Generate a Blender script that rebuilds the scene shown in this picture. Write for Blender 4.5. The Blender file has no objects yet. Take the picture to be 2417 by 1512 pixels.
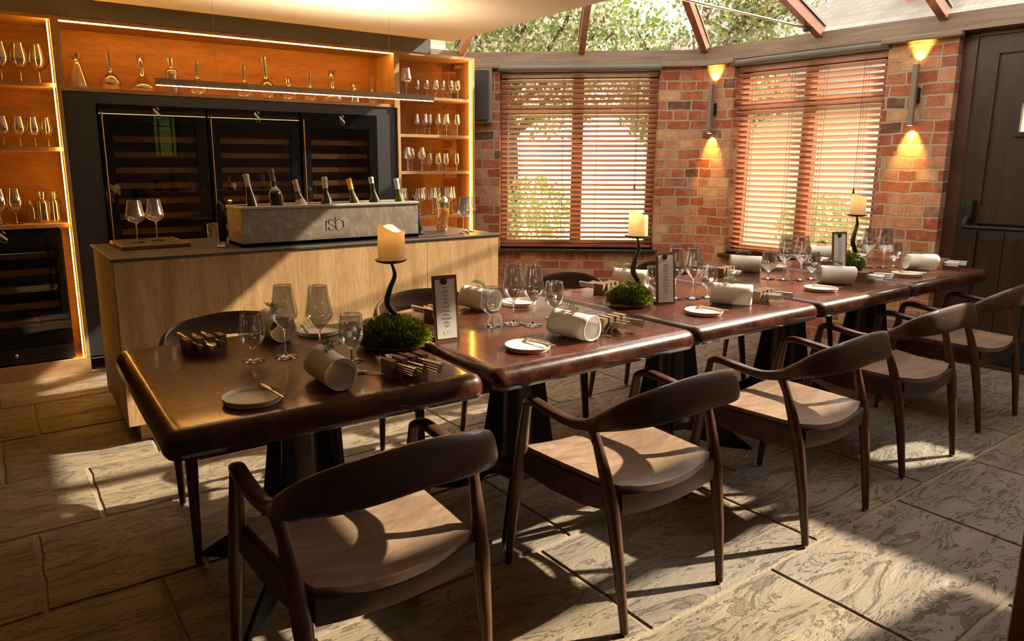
import bpy, math, random
from mathutils import Vector, Matrix
random.seed(7)
S = bpy.context.scene
col = S.collection
PI = math.pi

# ------------------------------------------------------------------ camera
FPX, PPX, PPY, CH = 1662.0, 1150.0, 709.0, 1.37
_d = Vector((0.0, -(9374 - PPY), -FPX)).normalized()
UP = -_d
_x = Vector((3580 - PPX, -(390 - PPY), -FPX)); _x = (_x - _x.dot(UP) * UP).normalized()
_y = UP.cross(_x)
ROT = Matrix((_x, _y, UP))
cam_d = bpy.data.cameras.new('camera'); cam = bpy.data.objects.new('camera', cam_d); col.objects.link(cam)
cam.matrix_world = Matrix.Translation((0, 0, CH)) @ ROT.to_4x4()
cam_d.lens = FPX / 2417 * 36; cam_d.sensor_width = 36
cam_d.shift_x = (1208.5 - PPX) / 2417; cam_d.shift_y = -(756 - PPY) / 2417
cam_d.clip_start = 0.05; cam_d.clip_end = 300
S.camera = cam

def ray(x, y): return ROT @ Vector((x - PPX, -(y - PPY), -FPX))
def at_z(x, y, z): d = ray(x, y); return Vector((0, 0, CH)) + d * ((z - CH) / d.z)
def at_y(x, y, Y): d = ray(x, y); return Vector((0, 0, CH)) + d * (Y / d.y)

# ------------------------------------------------------------------ light
w = bpy.data.worlds.new('world'); S.world = w; w.use_nodes = True
wn = w.node_tree.nodes; wl = w.node_tree.links
sky = wn.new('ShaderNodeTexSky'); sky.sky_type = 'NISHITA'; sky.sun_disc = False
SUN_AZ, SUN_EL = math.radians(163), math.radians(36.5)      # light travels towards this azimuth
sky.sun_elevation = SUN_EL; sky.sun_rotation = math.radians(107); sky.air_density = 1.0; sky.dust_density = 3.5
hs = wn.new('ShaderNodeMixRGB'); hs.inputs[0].default_value = .75; hs.inputs[2].default_value = (5.2, 4.55, 3.7, 1)
wl.new(sky.outputs[0], hs.inputs[1]); wl.new(hs.outputs[0], wn['Background'].inputs[0])
wn['Background'].inputs[1].default_value = 0.49
sun_d = bpy.data.lights.new('sun', 'SUN'); sun = bpy.data.objects.new('sun', sun_d); col.objects.link(sun)
sun_d.energy = 10.0; sun_d.angle = math.radians(.9); sun_d.color = (1, .86, .64)
Ld = Vector((math.cos(SUN_AZ) * math.cos(SUN_EL), math.sin(SUN_AZ) * math.cos(SUN_EL), -math.sin(SUN_EL)))
sun.rotation_euler = Ld.to_track_quat('-Z', 'Y').to_euler(); sun.location = (9, -2, 8)
S.view_settings.view_transform = 'Standard'; S.view_settings.look = 'None'
S.view_settings.exposure = 0.7; S.view_settings.gamma = 1; S.view_settings.use_curve_mapping = False
S.cycles.max_bounces = 10; S.cycles.transparent_max_bounces = 40; S.cycles.sample_clamp_indirect = 6
S.cycles.use_denoising = True; S.cycles.caustics_reflective = False; S.cycles.caustics_refractive = False

# ------------------------------------------------------------------ materials
class M:
    def __init__(s, name, rough=.5, color=(.5, .5, .5), **kw):
        s.m = bpy.data.materials.new(name); s.m.use_nodes = True
        s.t = s.m.node_tree; s.b = s.t.nodes['Principled BSDF']
        s.b.inputs['Base Color'].default_value = (*color, 1); s.b.inputs['Roughness'].default_value = rough
        for k, v in kw.items():
            s.b.inputs[k.replace('_', ' ')].default_value = v
    def n(s, typ, **kw):
        x = s.t.nodes.new('ShaderNode' + typ)
        for k, v in kw.items():
            if k.startswith('i_'):
                k = k[2:]; k = int(k) if k.isdigit() else k.replace('_', ' ')
                x.inputs[k].default_value = v
            else: setattr(x, k, v)
        return x
    def l(s, a, b): s.t.links.new(a, b); return s
    def coords(s, sc=(1, 1, 1), rot=(0, 0, 0)):
        c = s.n('TexCoord'); mp = s.n('Mapping'); mp.inputs['Scale'].default_value = sc; mp.inputs['Rotation'].default_value = rot
        s.l(c.outputs['Object'], mp.inputs[0]); return mp.outputs[0]
    def noise(s, vec, scale=5, detail=6, rough=.6, dist=0):
        x = s.n('TexNoise'); x.inputs['Scale'].default_value = scale; x.inputs['Detail'].default_value = detail
        x.inputs['Roughness'].default_value = rough; x.inputs['Distortion'].default_value = dist
        s.l(vec, x.inputs['Vector']); return x.outputs[0]
    def ramp(s, fac, stops, interp='LINEAR'):
        r = s.n('ValToRGB'); e = r.color_ramp; e.interpolation = interp
        while len(e.elements) < len(stops): e.elements.new(.5)
        for el, (p, c) in zip(e.elements, stops):
            el.position = p; el.color = (*c, 1) if len(c) == 3 else c
        s.l(fac, r.inputs[0]); return r.outputs[0]
    def bump(s, h, strength=.3, dist=.01, prev=None):
        b = s.n('Bump'); b.inputs['Strength'].default_value = strength; b.inputs['Distance'].default_value = dist
        s.l(h, b.inputs['Height'])
        if prev is not None: s.l(prev, b.inputs['Normal'])
        s.l(b.outputs[0], s.b.inputs['Normal']); return b.outputs[0]
    def mix(s, fac, a, b, mode='MIX'):
        x = s.n('MixRGB', blend_type=mode)
        for i, v in ((0, fac), (1, a), (2, b)):
            if hasattr(v, 'links'): s.l(v, x.inputs[i])
            else: x.inputs[i].default_value = v if i == 0 else (*v, 1)
        return x.outputs[0]
    def color(s, out): s.l(out, s.b.inputs['Base Color']); return s

def wood(name, dark, light, scale=(1, 1, 1), rough=.45, bumps=.1, coat=0.0, fine=26):
    m = M(name, rough, light)
    v = m.coords(scale)
    n1 = m.noise(v, 3.2, 4, .55, .6); n2 = m.noise(v, fine, 3, .6)
    c = m.ramp(n1, [(.3, dark), (.5, tuple((a + b) / 2 for a, b in zip(dark, light))), (.72, light)])
    c2 = m.ramp(n2, [(.35, (.72, .72, .72)), (.6, (1, 1, 1))])
    m.color(m.mix(.8, c, c2, 'MULTIPLY')); m.bump(n2, bumps, .002)
    m.b.inputs['Coat Weight'].default_value = coat; m.b.inputs['Coat Roughness'].default_value = .15
    return m.m

def emis(name, color, strength):
    m = M(name, .5, color); m.b.inputs['Emission Color'].default_value = (*color, 1); m.b.inputs['Emission Strength'].default_value = strength
    return m.m

def thin_glass(name, tint=(1, 1, 1), ior=1.5, gain=1.0, base=0.0, rough=0.0, edge=0):
    m = bpy.data.materials.new(name); m.use_nodes = True; t = m.node_tree; t.nodes.clear()
    o = t.nodes.new('ShaderNodeOutputMaterial'); mx = t.nodes.new('ShaderNodeMixShader')
    tr = t.nodes.new('ShaderNodeBsdfTransparent'); gl = t.nodes.new('ShaderNodeBsdfGlossy'); fr = t.nodes.new('ShaderNodeFresnel')
    ge = t.nodes.new('ShaderNodeNewGeometry'); io = t.nodes.new('ShaderNodeMath'); io.operation = 'MULTIPLY_ADD'
    io.inputs[1].default_value = 1 / ior - ior; io.inputs[2].default_value = ior
    t.links.new(ge.outputs['Backfacing'], io.inputs[0]); t.links.new(io.outputs[0], fr.inputs[0])
    tr.inputs[0].default_value = (*tint, 1); gl.inputs['Roughness'].default_value = rough
    ma = t.nodes.new('ShaderNodeMath'); ma.operation = 'MULTIPLY_ADD'; ma.inputs[1].default_value = gain; ma.inputs[2].default_value = base; ma.use_clamp = True
    if edge:
        pw = t.nodes.new('ShaderNodeMath'); pw.operation = 'POWER'; pw.inputs[1].default_value = edge
        t.links.new(fr.outputs[0], pw.inputs[0]); t.links.new(pw.outputs[0], ma.inputs[0])
    else: t.links.new(fr.outputs[0], ma.inputs[0]); t.links.new(ma.outputs[0], mx.inputs[0])
    t.links.new(tr.outputs[0], mx.inputs[1]); t.links.new(gl.outputs[0], mx.inputs[2]); t.links.new(mx.outputs[0], o.inputs[0])
    return m

def cloth(name, color, trans=.35, rough=.9):
    m = M(name, rough, color); tl = m.n('BsdfTranslucent'); tl.inputs[0].default_value = (*color, 1)
    mx = m.n('MixShader'); mx.inputs[0].default_value = trans
    out = [x for x in m.t.nodes if x.type == 'OUTPUT_MATERIAL'][0]
    m.l(m.b.outputs[0], mx.inputs[1]).l(tl.outputs[0], mx.inputs[2]).l(mx.outputs[0], out.inputs[0])
    v = m.coords((1, 1, 1)); m.bump(m.noise(v, 90, 4), .25, .002)
    return m.m

def brick_material():
    m = M('red_brick', .88)
    tc = m.n('TexCoord'); sp = m.n('SeparateXYZ'); m.l(tc.outputs['Object'], sp.inputs[0])
    ad = m.n('Math', operation='ADD'); m.l(sp.outputs[0], ad.inputs[0]).l(sp.outputs[1], ad.inputs[1])
    cb = m.n('CombineXYZ'); m.l(ad.outputs[0], cb.inputs[0]).l(sp.outputs[2], cb.inputs[1])
    wob = m.n('TexNoise'); wob.inputs['Scale'].default_value = 7; wob.inputs['Detail'].default_value = 3
    m.l(tc.outputs['Object'], wob.inputs['Vector'])
    sub = m.n('VectorMath', operation='SUBTRACT'); m.l(wob.outputs['Color'], sub.inputs[0]); sub.inputs[1].default_value = (.5, .5, .5)
    scv = m.n('VectorMath', operation='SCALE'); m.l(sub.outputs[0], scv.inputs[0]); scv.inputs['Scale'].default_value = .034
    adv = m.n('VectorMath', operation='ADD'); m.l(cb.outputs[0], adv.inputs[0]).l(scv.outputs[0], adv.inputs[1])
    br = m.n('TexBrick', offset=.5, squash=.62, squash_frequency=3); br.inputs['Scale'].default_value = 1
    br.inputs['Color1'].default_value = (0, 0, 0, 1); br.inputs['Color2'].default_value = (1, 1, 1, 1); br.inputs['Mortar'].default_value = (0, 0, 0, 1)
    br.inputs['Mortar Size'].default_value = .0085; br.inputs['Mortar Smooth'].default_value = .25
    br.inputs['Brick Width'].default_value = .205; br.inputs['Row Height'].default_value = .084; br.inputs['Bias'].default_value = 0
    m.l(adv.outputs[0], br.inputs['Vector'])
    pal = m.ramp(br.outputs['Color'], [(0, (.15, .075, .055)), (.045, (.36, .10, .045)), (.20, (.44, .15, .07)), (.34, (.50, .25, .15)), (.48, (.38, .12, .06)),
                                       (.60, (.52, .29, .18)), (.74, (.42, .17, .11)), (.84, (.58, .38, .21)), (.93, (.34, .14, .10))], 'CONSTANT')
    mot = m.noise(tc.outputs['Object'], 13, 6, .7)
    c = m.mix(.75, pal, m.ramp(mot, [(.3, (.42, .38, .38)), (.62, (1.05, 1.0, 1.0))]), 'MULTIPLY')
    eff = m.ramp(m.noise(tc.outputs['Object'], 5, 8, .75), [(.50, (0, 0, 0)), (.72, (.7, .7, .7))])
    c = m.mix(eff, c, (.56, .40, .31))
    c = m.mix(br.outputs['Fac'], c, (.40, .33, .235))
    m.color(c)
    inv = m.n('Math', operation='SUBTRACT'); inv.inputs[0].default_value = 1; m.l(br.outputs['Fac'], inv.inputs[1])
    n1 = m.bump(inv.outputs[0], .9, .012)
    m.bump(m.noise(tc.outputs['Object'], 45, 6, .7), .5, .006, n1)
    return m.m

MAT = {}
MAT['brick'] = brick_material()
MAT['plaster'] = M('ceiling_plaster', .8, (.90, .82, .71)).m
MAT['cream'] = M('cream_wall', .9, (.42, .36, .30)).m
MAT['oak'] = wood('oak_veneer', (.42, .24, .10), (.62, .40, .19), (5, 5, .55), .5, .05, 0, 30)
MAT['oak_shaded'] = wood('oak_veneer_shaded', (.30, .125, .030), (.42, .195, .055), (.6, 4, 4), .55, .03, 0, 26)  # darker, more saturated oak copy; the interior's dimmer light is in its colour
MAT['oak_h'] = wood('oak_veneer_horizontal', (.40, .22, .09), (.60, .38, .18), (.55, 5, 5), .5, .05, 0, 30)
MAT['walnut'] = wood('walnut_chair_wood', (.036, .016, .009), (.092, .042, .023), (1.2, 6, 6), .38, .06, .15, 30)
MAT['walnut_sunlit'] = wood('walnut_sunlit_seat', (.20, .120, .078), (.36, .245, .17), (1.4, 7, 5), .42, .05, .12, 26)  # paler walnut copy; sunlit sheen of the seats put into the colour
MAT['walnut_v'] = wood('walnut_leg_wood', (.045, .019, .010), (.115, .050, .026), (6, 6, 1), .38, .06, .15, 30)
MAT['beam'] = wood('weathered_beam_wood', (.19, .14, .105), (.32, .25, .20), (.9, 12, 12), .45, .15, .0, 40)
MAT['doorframe'] = wood('dark_red_frame', (.045, .015, .009), (.09, .032, .018), (2, 2, 2), .4, .05, .1)
MAT['mahogany'] = wood('mahogany_frame', (.20, .065, .03), (.36, .13, .062), (2, 2, 2), .4, .05, .2)
MAT['slat'] = cloth('blind_slat_wood', (.78, .52, .40), .36, .4)
MAT['doorwood'] = wood('dark_door_wood', (.020, .012, .008), (.044, .026, .017), (7, 7, .8), .42, .1, .1)
MAT['black'] = M('black_satin', .35, (.012, .012, .013)).m
MAT['iron'] = M('black_iron', .55, (.018, .017, .016), Metallic=.6).m
MAT['forged'] = M('forged_iron', .42, (.06, .052, .042), Metallic=.8).m
MAT['charcoal'] = M('charcoal_panel', .5, (.020, .021, .024)).m
MAT['steel'] = M('polished_steel', .16, (.72, .68, .62), Metallic=1.0).m
MAT['greytrim'] = M('grey_valance', .4, (.16, .165, .155)).m
MAT['white'] = M('cream_stoneware', .4, (.78, .71, .59)).m
MAT['paper'] = M('menu_paper', .85, (.70, .68, .64)).m
MAT['ink'] = M('menu_ink', .9, (.06, .05, .05)).m
MAT['greyink'] = M('pale_menu_emblem', .9, (.50, .46, .42)).m
MAT['logo'] = M('silver_logo', .5, (.92, .92, .92)).m
MAT['magnet'] = M('dark_magnet', .45, (.035, .03, .028), Metallic=.3).m
MAT['menuwood'] = wood('menu_board_wood', (.14, .055, .022), (.26, .115, .045), (3, 3, 1), .45)
MAT['blockwood'] = wood('cutlery_block_wood', (.16, .085, .04), (.30, .17, .085), (2, 6, 3), .6)
MAT['traywood'] = wood('tray_wood', (.12, .045, .02), (.22, .09, .04), (1, 6, 6), .4)
MAT['traytop'] = M('tray_slate_inlay', .5, (.045, .04, .036)).m
MAT['napkin'] = cloth('white_linen', (.93, .90, .85), .16)
MAT['wax'] = cloth('candle_wax', (.96, .84, .62), .5, .5)
MAT['flame'] = emis('candle_flame', (1, .62, .22), 60)
MAT['wick'] = M('wick', .9, (.02, .015, .01)).m
MAT['led'] = emis('amber_led_strip', (1, .43, .05), 56)
MAT['ledwhite'] = emis('warm_led_strip', (1, .70, .36), 26)
MAT['led_ceiling_fill'] = emis('ceiling_fill_strip', (1, .74, .46), 190)  # added glow for a brighter ceiling, no known uplight
MAT['brassbody'] = M('satin_bronze', .5, (.36, .27, .16)).m
MAT['steelrim'] = M('brushed_rim', .4, (.42, .38, .32), Metallic=.3).m
MAT['lens'] = emis('sconce_lens', (1, .5, .12), 30)
MAT['glass'] = thin_glass('clear_crystal', (.96, .96, .96), 1.5, 3.0, .004, 0, 2.2)
MAT['solid_glass'] = M('solid_crystal', .0, (.98, .98, .98), Transmission_Weight=1.0, IOR=1.5).m
MAT['roofglass'] = thin_glass('roof_glass', (.86, .86, .84), 1.5, .9, .0)
MAT['pane'] = thin_glass('window_glass', (.94, .95, .93), 1.45, .8, .0)
MAT['fridgeglass'] = thin_glass('dark_fridge_glass', (.70, .65, .60), 1.5, 1.0, .02)
MAT['cider'] = cloth('golden_drink', (.92, .50, .10), .6, .12)
MAT['bottle'] = M('bottle_glass', .06, (.012, .022, .006), Coat_Weight=1.0, Coat_Roughness=.03).m
MAT['bottle_green'] = M('green_bottle_glass', .06, (.07, .11, .008), Coat_Weight=1.0, Coat_Roughness=.03).m
MAT['bottle_amber'] = M('amber_bottle_glass', .06, (.09, .055, .008), Coat_Weight=1.0, Coat_Roughness=.03).m
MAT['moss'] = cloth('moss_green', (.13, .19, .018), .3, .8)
MAT['moss_sun'] = cloth('moss_sunlit', (.46, .48, .04), .4, .8)  # sunlight on the moss put into a yellow-green colour
MAT['fern'] = cloth('fern_leaf', (.17, .33, .05), .4, .6)
MAT['herb'] = cloth('herb_leaf', (.10, .19, .055), .3, .6)
MAT['twig'] = M('twig_bark', .8, (.17, .10, .05)).m
MAT['flower'] = M('dried_flower', .9, (.68, .60, .50)).m
MAT['bark'] = M('tree_bark', .9, (.10, .07, .05)).m
MAT['leaf'] = cloth('tree_leaf', (.19, .27, .065), .4, .6)
MAT['blossom'] = cloth('tree_blossom', (.72, .62, .58), .4, .7)
MAT['hedge'] = cloth('hedge_leaf', (.40, .52, .20), .4, .7)
MAT['cap_white'] = M('white_capsule', .4, (.66, .64, .62)).m
MAT['cap_green'] = M('dark_green_capsule', .4, (.10, .12, .06)).m
MAT['cap_cream'] = M('cream_capsule', .45, (.60, .50, .36)).m
MAT['cap_yellow'] = M('yellow_capsule', .35, (.80, .40, .02)).m
MAT['label_cream'] = M('cream_label', .7, (.66, .56, .42)).m
MAT['label_red'] = M('red_label_mark', .7, (.5, .04, .03)).m
MAT['label_green'] = M('green_label_mark', .7, (.03, .14, .09)).m
MAT['speaker'] = M('speaker_grille', .75, (.035, .037, .04)).m
MAT['speaker_body'] = M('speaker_case', .6, (.20, .17, .12)).m
MAT['render'] = M('pale_house_render', .9, (.90, .87, .82)).m
MAT['blue_lit_interior'] = M('fridge_interior_blue_light', .7, (.012, .016, .035)).m  # blue tint stands in for the faint LED light inside the fridges
MAT['ice'] = M('ice', .3, (.7, .72, .75)).m
MAT['barstone'] = M('dark_stone_worktop', .38, (.060, .050, .044)).m
MAT['brass'] = M('brass_catch', .3, (.7, .45, .15), Metallic=1).m

def stone_floor():
    m = M('riven_sandstone', .62)
    at = m.n('Attribute', attribute_name='slab'); v = m.coords((.7, 2.4, 1), (0, 0, .12)); v1 = m.coords((1, 1, 1))
    base = m.ramp(at.outputs['Fac'], [(0, (.195, .140, .095)), (.3, (.225, .180, .135)), (.55, (.215, .165, .130)), (.8, (.245, .185, .120)), (1, (.195, .160, .128))])
    cl = m.ramp(m.noise(v, 2.2, 8, .65, .5), [(.3, (.66, .64, .62)), (.5, (1, 1, 1)), (.72, (1.25, 1.16, 1.0))])
    c = m.mix(1, base, cl, 'MULTIPLY')
    gr = m.ramp(m.noise(v1, 1.1, 4, .6), [(.42, (0, 0, 0)), (.65, (.6, .6, .6))])
    c = m.mix(gr, c, (.180, .168, .138))
    lay = m.noise(v, 3.2, 9, .66, .9)
    lines = m.ramp(lay, [(.40, (0, 0, 0)), (.412, (.5, .5, .5)), (.43, (0, 0, 0)), (.52, (0, 0, 0)), (.530, (.55, .55, .55)), (.55, (0, 0, 0)), (.62, (0, 0, 0)), (.629, (.5, .5, .5)), (.65, (0, 0, 0))])
    c = m.mix(lines, c, (.075, .06, .045))
    m.color(c)
    st = m.ramp(lay, [(.36, (0, 0, 0)), (.42, (.2, .2, .2)), (.425, (.34, .34, .34)), (.53, (.42, .42, .42)), (.54, (.62, .62, .62)), (.63, (.68, .68, .68)), (.645, (.9, .9, .9)), (.8, (1, 1, 1))])
    n1 = m.bump(st, 1.0, .026)
    m.bump(m.noise(v, 38, 7, .7), .45, .006, n1)
    rr = m.ramp(m.noise(v1, 6, 3), [(.3, (.42, .42, .42)), (.7, (.68, .68, .68))]); m.l(rr, m.b.inputs['Roughness'])
    return m.m
MAT['stone'] = stone_floor()
mm = M('floor_mortar', .9, (.27, .21, .15)); mm.bump(mm.noise(mm.coords(), 60, 5), .5, .01); MAT['mortar'] = mm.m

def table_top_mat():
    m = M('varnished_red_brown_tabletop', .34)
    v = m.coords((1.5, 5, 5)); g = m.noise(v, 5, 7, .7, .4); cl = m.noise(m.coords(), 3.0, 5, .6)
    c = m.ramp(cl, [(.3, (.030, .009, .006)), (.5, (.070, .017, .009)), (.68, (.115, .028, .012))])
    c = m.mix(.45, c, m.ramp(g, [(.35, (.5, .5, .5)), (.65, (1.3, 1.2, 1.1))]), 'MULTIPLY')
    tc = m.n('TexCoord')
    # inlaid arc of the round flap
    sub = m.n('VectorMath', operation='SUBTRACT'); m.l(tc.outputs['Object'], sub.inputs[0]); sub.inputs[1].default_value = (.02, .86, 0)
    sp = m.n('SeparateXYZ'); m.l(sub.outputs[0], sp.inputs[0]); cb = m.n('CombineXYZ'); m.l(sp.outputs[0], cb.inputs[0]).l(sp.outputs[1], cb.inputs[1])
    ln = m.n('VectorMath', operation='LENGTH'); m.l(cb.outputs[0], ln.inputs[0])
    d = m.n('Math', operation='SUBTRACT'); m.l(ln.outputs['Value'], d.inputs[0]); d.inputs[1].default_value = .93
    ab = m.n('Math', operation='ABSOLUTE'); m.l(d.outputs[0], ab.inputs[0])
    arc = m.n('Math', operation='LESS_THAN'); m.l(ab.outputs[0], arc.inputs[0]); arc.inputs[1].default_value = .0022
    c = m.mix(arc.outputs[0], c, (.022, .010, .007))
    # fine scratches and worn specks
    sc = m.noise(m.coords((60, 3, 30), (0, 0, .6)), 4, 8, .8); sw = m.ramp(sc, [(.86, (0, 0, 0)), (.88, (.3, .3, .3))])
    c = m.mix(sw, c, (.26, .15, .10))
    spz = m.n('SeparateXYZ'); m.l(tc.outputs['Object'], spz.inputs[0])
    edge = m.n('Math', operation='LESS_THAN'); m.l(spz.outputs[2], edge.inputs[0]); edge.inputs[1].default_value = .7615
    spk = m.ramp(m.noise(m.coords((22, 22, 90)), 3, 8, .8, .8), [(.57, (0, 0, 0)), (.62, (.55, .55, .55))])
    em_ = m.n('Math', operation='MULTIPLY'); m.l(edge.outputs[0], em_.inputs[0]).l(spk, em_.inputs[1])
    c = m.mix(em_.outputs[0], c, (.26, .14, .10))
    drk = m.ramp(m.noise(m.coords((7, 7, 7)), 1.2, 4, .6), [(.42, (1, 1, 1)), (.58, (.35, .3, .3))]); eb = m.mix(edge.outputs[0], (1, 1, 1), drk)
    c = m.mix(1, c, eb, 'MULTIPLY')
    m.color(c)
    r = m.ramp(m.noise(m.coords((1, 1, 1)), 26, 6, .7), [(.3, (.24, .24, .24)), (.7, (.42, .42, .42))]); m.l(r, m.b.inputs['Roughness'])
    n1 = m.bump(g, .07, .002); m.bump(m.noise(m.coords(), 150, 4), .10, .0012, n1)
    m.b.inputs['Coat Weight'].default_value = .5; m.b.inputs['Coat Roughness'].default_value = .10; m.b.inputs['Specular IOR Level'].default_value = .25
    return m.m
MAT['tabletop'] = table_top_mat()

mz = M('mottled_zinc', .45, (.3, .3, .3), Metallic=.15)
zz = mz.noise(mz.coords(), 9, 9, .75, 1.6); mz.color(mz.ramp(zz, [(.3, (.17, .125, .085)), (.5, (.27, .22, .165)), (.68, (.40, .37, .31))])); MAT['zinc'] = mz.m
mg = M('lawn', .9); mg.color(mg.ramp(mg.noise(mg.coords(), 14, 8, .7), [(.35, (.36, .46, .16)), (.65, (.62, .66, .30))])); MAT['lawn'] = mg.m
mp_ = M('patio_paving', .8); mp_.color(mp_.ramp(mp_.noise(mp_.coords(), 3, 6), [(.35, (.70, .55, .47)), (.65, (.82, .70, .62))])); MAT['patio'] = mp_.m
mr = M('slate_roof_tiles', .7); rb = mr.n('TexBrick'); rb.inputs['Scale'].default_value = 1; rb.inputs['Brick Width'].default_value = .28; rb.inputs['Row Height'].default_value = .16
rb.inputs['Mortar Size'].default_value = .012; rb.inputs['Color1'].default_value = (.22, .205, .185, 1); rb.inputs['Color2'].default_value = (.29, .27, .24, 1); rb.inputs['Mortar'].default_value = (.22, .20, .18, 1)
mr.l(mr.coords((1, 1, 1), (0, 0, PI / 2)), rb.inputs['Vector']); mr.color(rb.outputs['Color']); MAT['tiles'] = mr.m

# ------------------------------------------------------------------ mesh helpers
class B:
    def __init__(s): s.v = []; s.f = []
    def add(s, vs, fs, mat=None):
        o = len(s.v)
        s.v += [tuple(mat @ Vector(p)) if mat else tuple(p) for p in vs]; s.f += [tuple(i + o for i in f) for f in fs]; return s
    def box(s, x0, y0, z0, x1, y1, z1, b=0, mat=None):
        if b <= 0:
            vs = [(x, y, z) for z in (z0, z1) for y in (y0, y1) for x in (x0, x1)]
            return s.add(vs, [(0, 2, 3, 1), (4, 5, 7, 6), (0, 1, 5, 4), (2, 6, 7, 3), (0, 4, 6, 2), (1, 3, 7, 5)], mat)
        pr = [(x0, y0), (x1, y0), (x1, y1), (x0, y1)]
        def ring(i, z):
            return [(x0 + i, y0, z), (x1 - i, y0, z), (x1, y0 + i, z), (x1, y1 - i, z), (x1 - i, y1, z), (x0 + i, y1, z), (x0, y1 - i, z), (x0, y0 + i, z)]
        def inner(i, z):
            return [(x0 + i, y0 + i, z), (x1 - i, y0 + i, z), (x1 - i, y0 + i, z), (x1 - i, y1 - i, z), (x1 - i, y1 - i, z), (x0 + i, y1 - i, z), (x0 + i, y1 - i, z), (x0 + i, y0 + i, z)]
        def mid(i, z, k):
            return [((a[0] * (1 - k) + c[0] * k), (a[1] * (1 - k) + c[1] * k), z) for a, c in zip(ring(i, z), inner(i, z))]
        rings = [mid(b, z0, .8), ring(b, z0 + b), ring(b, z1 - b), mid(b, z1 - b * .3, .3), mid(b, z1, .8)]
        vs = sum(rings, []); fs = []
        for r in range(len(rings) - 1):
            for k in range(8): fs.append((r * 8 + k, r * 8 + (k + 1) % 8, r * 8 + 8 + (k + 1) % 8, r * 8 + 8 + k))
        fs.append(tuple(range(7, -1, -1))); fs.append(tuple(range(len(vs) - 8, len(vs))))
        return s.add(vs, fs, mat)
    def lathe(s, prof, n=24, mat=None, closed=False):
        vs = []; fs = []
        for r, z in prof:
            for k in range(n): a = 2 * PI * k / n; vs.append((r * math.cos(a), r * math.sin(a), z))
        for i in range(len(prof) - 1):
            for k in range(n): fs.append((i * n + k, i * n + (k + 1) % n, (i + 1) * n + (k + 1) % n, (i + 1) * n + k))
        if closed:
            fs.append(tuple(range(n - 1, -1, -1))); fs.append(tuple((len(prof) - 1) * n + k for k in range(n)))
        return s.add(vs, fs, mat)
    def tube(s, pts, rad, n=8, cap=True, mat=None, flat=None):
        P = [Vector(p) for p in pts]; vs = []; fs = []; N = len(P)
        if not hasattr(rad, '__len__'): rad = [rad] * N
        ref = Vector((0, 0, 1))
        if abs((P[-1] - P[0]).normalized().z) > .9: ref = Vector((1, 0, 0))
        for i in range(N):
            t = (P[min(i + 1, N - 1)] - P[max(i - 1, 0)]).normalized()
            a = t.cross(ref)
            if a.length < 1e-4: a = t.cross(Vector((0, 1, 0)))
            a.normalize(); b = a.cross(t).normalized()
            r = rad[i]; ra, rb = r if hasattr(r, '__len__') else (r, r)
            for k in range(n):
                an = 2 * PI * k / n; vs.append(tuple(P[i] + a * ra * math.cos(an) + b * rb * math.sin(an)))
        for i in range(N - 1):
            for k in range(n): fs.append((i * n + k, i * n + (k + 1) % n, (i + 1) * n + (k + 1) % n, (i + 1) * n + k))
        if cap: fs.append(tuple(range(n - 1, -1, -1))); fs.append(tuple((N - 1) * n + k for k in range(n)))
        return s.add(vs, fs, mat)
    def prism(s, poly, axis, a, b, mat=None):
        # poly of 2D points extruded along axis ('x','y','z') from a to b
        def p3(p, h): return {'x': (h, p[0], p[1]), 'y': (p[0], h, p[1]), 'z': (p[0], p[1], h)}[axis]
        n = len(poly); vs = [p3(p, a) for p in poly] + [p3(p, b) for p in poly]
        fs = [tuple(range(n - 1, -1, -1)), tuple(range(n, 2 * n))] + [(k, (k + 1) % n, n + (k + 1) % n, n + k) for k in range(n)]
        return s.add(vs, fs, mat)
    def build(s, name, mat, parent=None, loc=None, rz=0, smooth=35, **props):
        me = bpy.data.meshes.new(name); me.from_pydata(s.v, [], s.f); me.update()
        me.materials.append(MAT[mat] if isinstance(mat, str) else mat)
        if smooth:
            me.polygons.foreach_set('use_smooth', [True] * len(me.polygons))
            try: me.set_sharp_from_angle(angle=math.radians(smooth))
            except Exception: pass
        o = bpy.data.objects.new(name, me); col.objects.link(o)
        if parent: o.parent = parent
        if loc is not None: o.location = loc
        o.rotation_euler = (0, 0, rz)
        for k, v in props.items(): o[k] = v
        return o

def fix_normals(o):
    import bmesh
    bm = bmesh.new(); bm.from_mesh(o.data); bmesh.ops.remove_doubles(bm, verts=bm.verts, dist=1e-6); bmesh.ops.recalc_face_normals(bm, faces=bm.faces)
    bm.to_mesh(o.data); bm.free(); return o

def tag(o, label, cat, group=None, kind=None):
    o['label'] = label; o['category'] = cat
    if group: o['group'] = group
    if kind: o['kind'] = kind
    return o
def struct(o): o['kind'] = 'structure'; return o
def empty(name, loc=(0, 0, 0), rz=0, label=None, cat=None, group=None):
    o = bpy.data.objects.new(name, None); col.objects.link(o); o.location = loc; o.rotation_euler = (0, 0, rz); o.empty_display_size = .05
    if label: tag(o, label, cat, group)
    return o
def dup(root, loc, rz=None, label=None, group=None, scale=None):
    def rec(o, par):
        c = o.copy(); col.objects.link(c)
        if par: c.parent = par
        for ch in list(o.children): rec(ch, c)
        return c
    c = rec(root, None); c.location = loc
    if rz is not None: c.rotation_euler = (root.rotation_euler[0], root.rotation_euler[1], rz)
    if label: c['label'] = label
    if group: c['group'] = group
    if scale: c.scale = (scale,) * 3
    return c
ORD = ['first', 'second', 'third', 'fourth', 'fifth', 'sixth', 'seventh', 'eighth', 'ninth', 'tenth', 'eleventh', 'twelfth', 'thirteenth', 'fourteenth', 'fifteenth']

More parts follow.
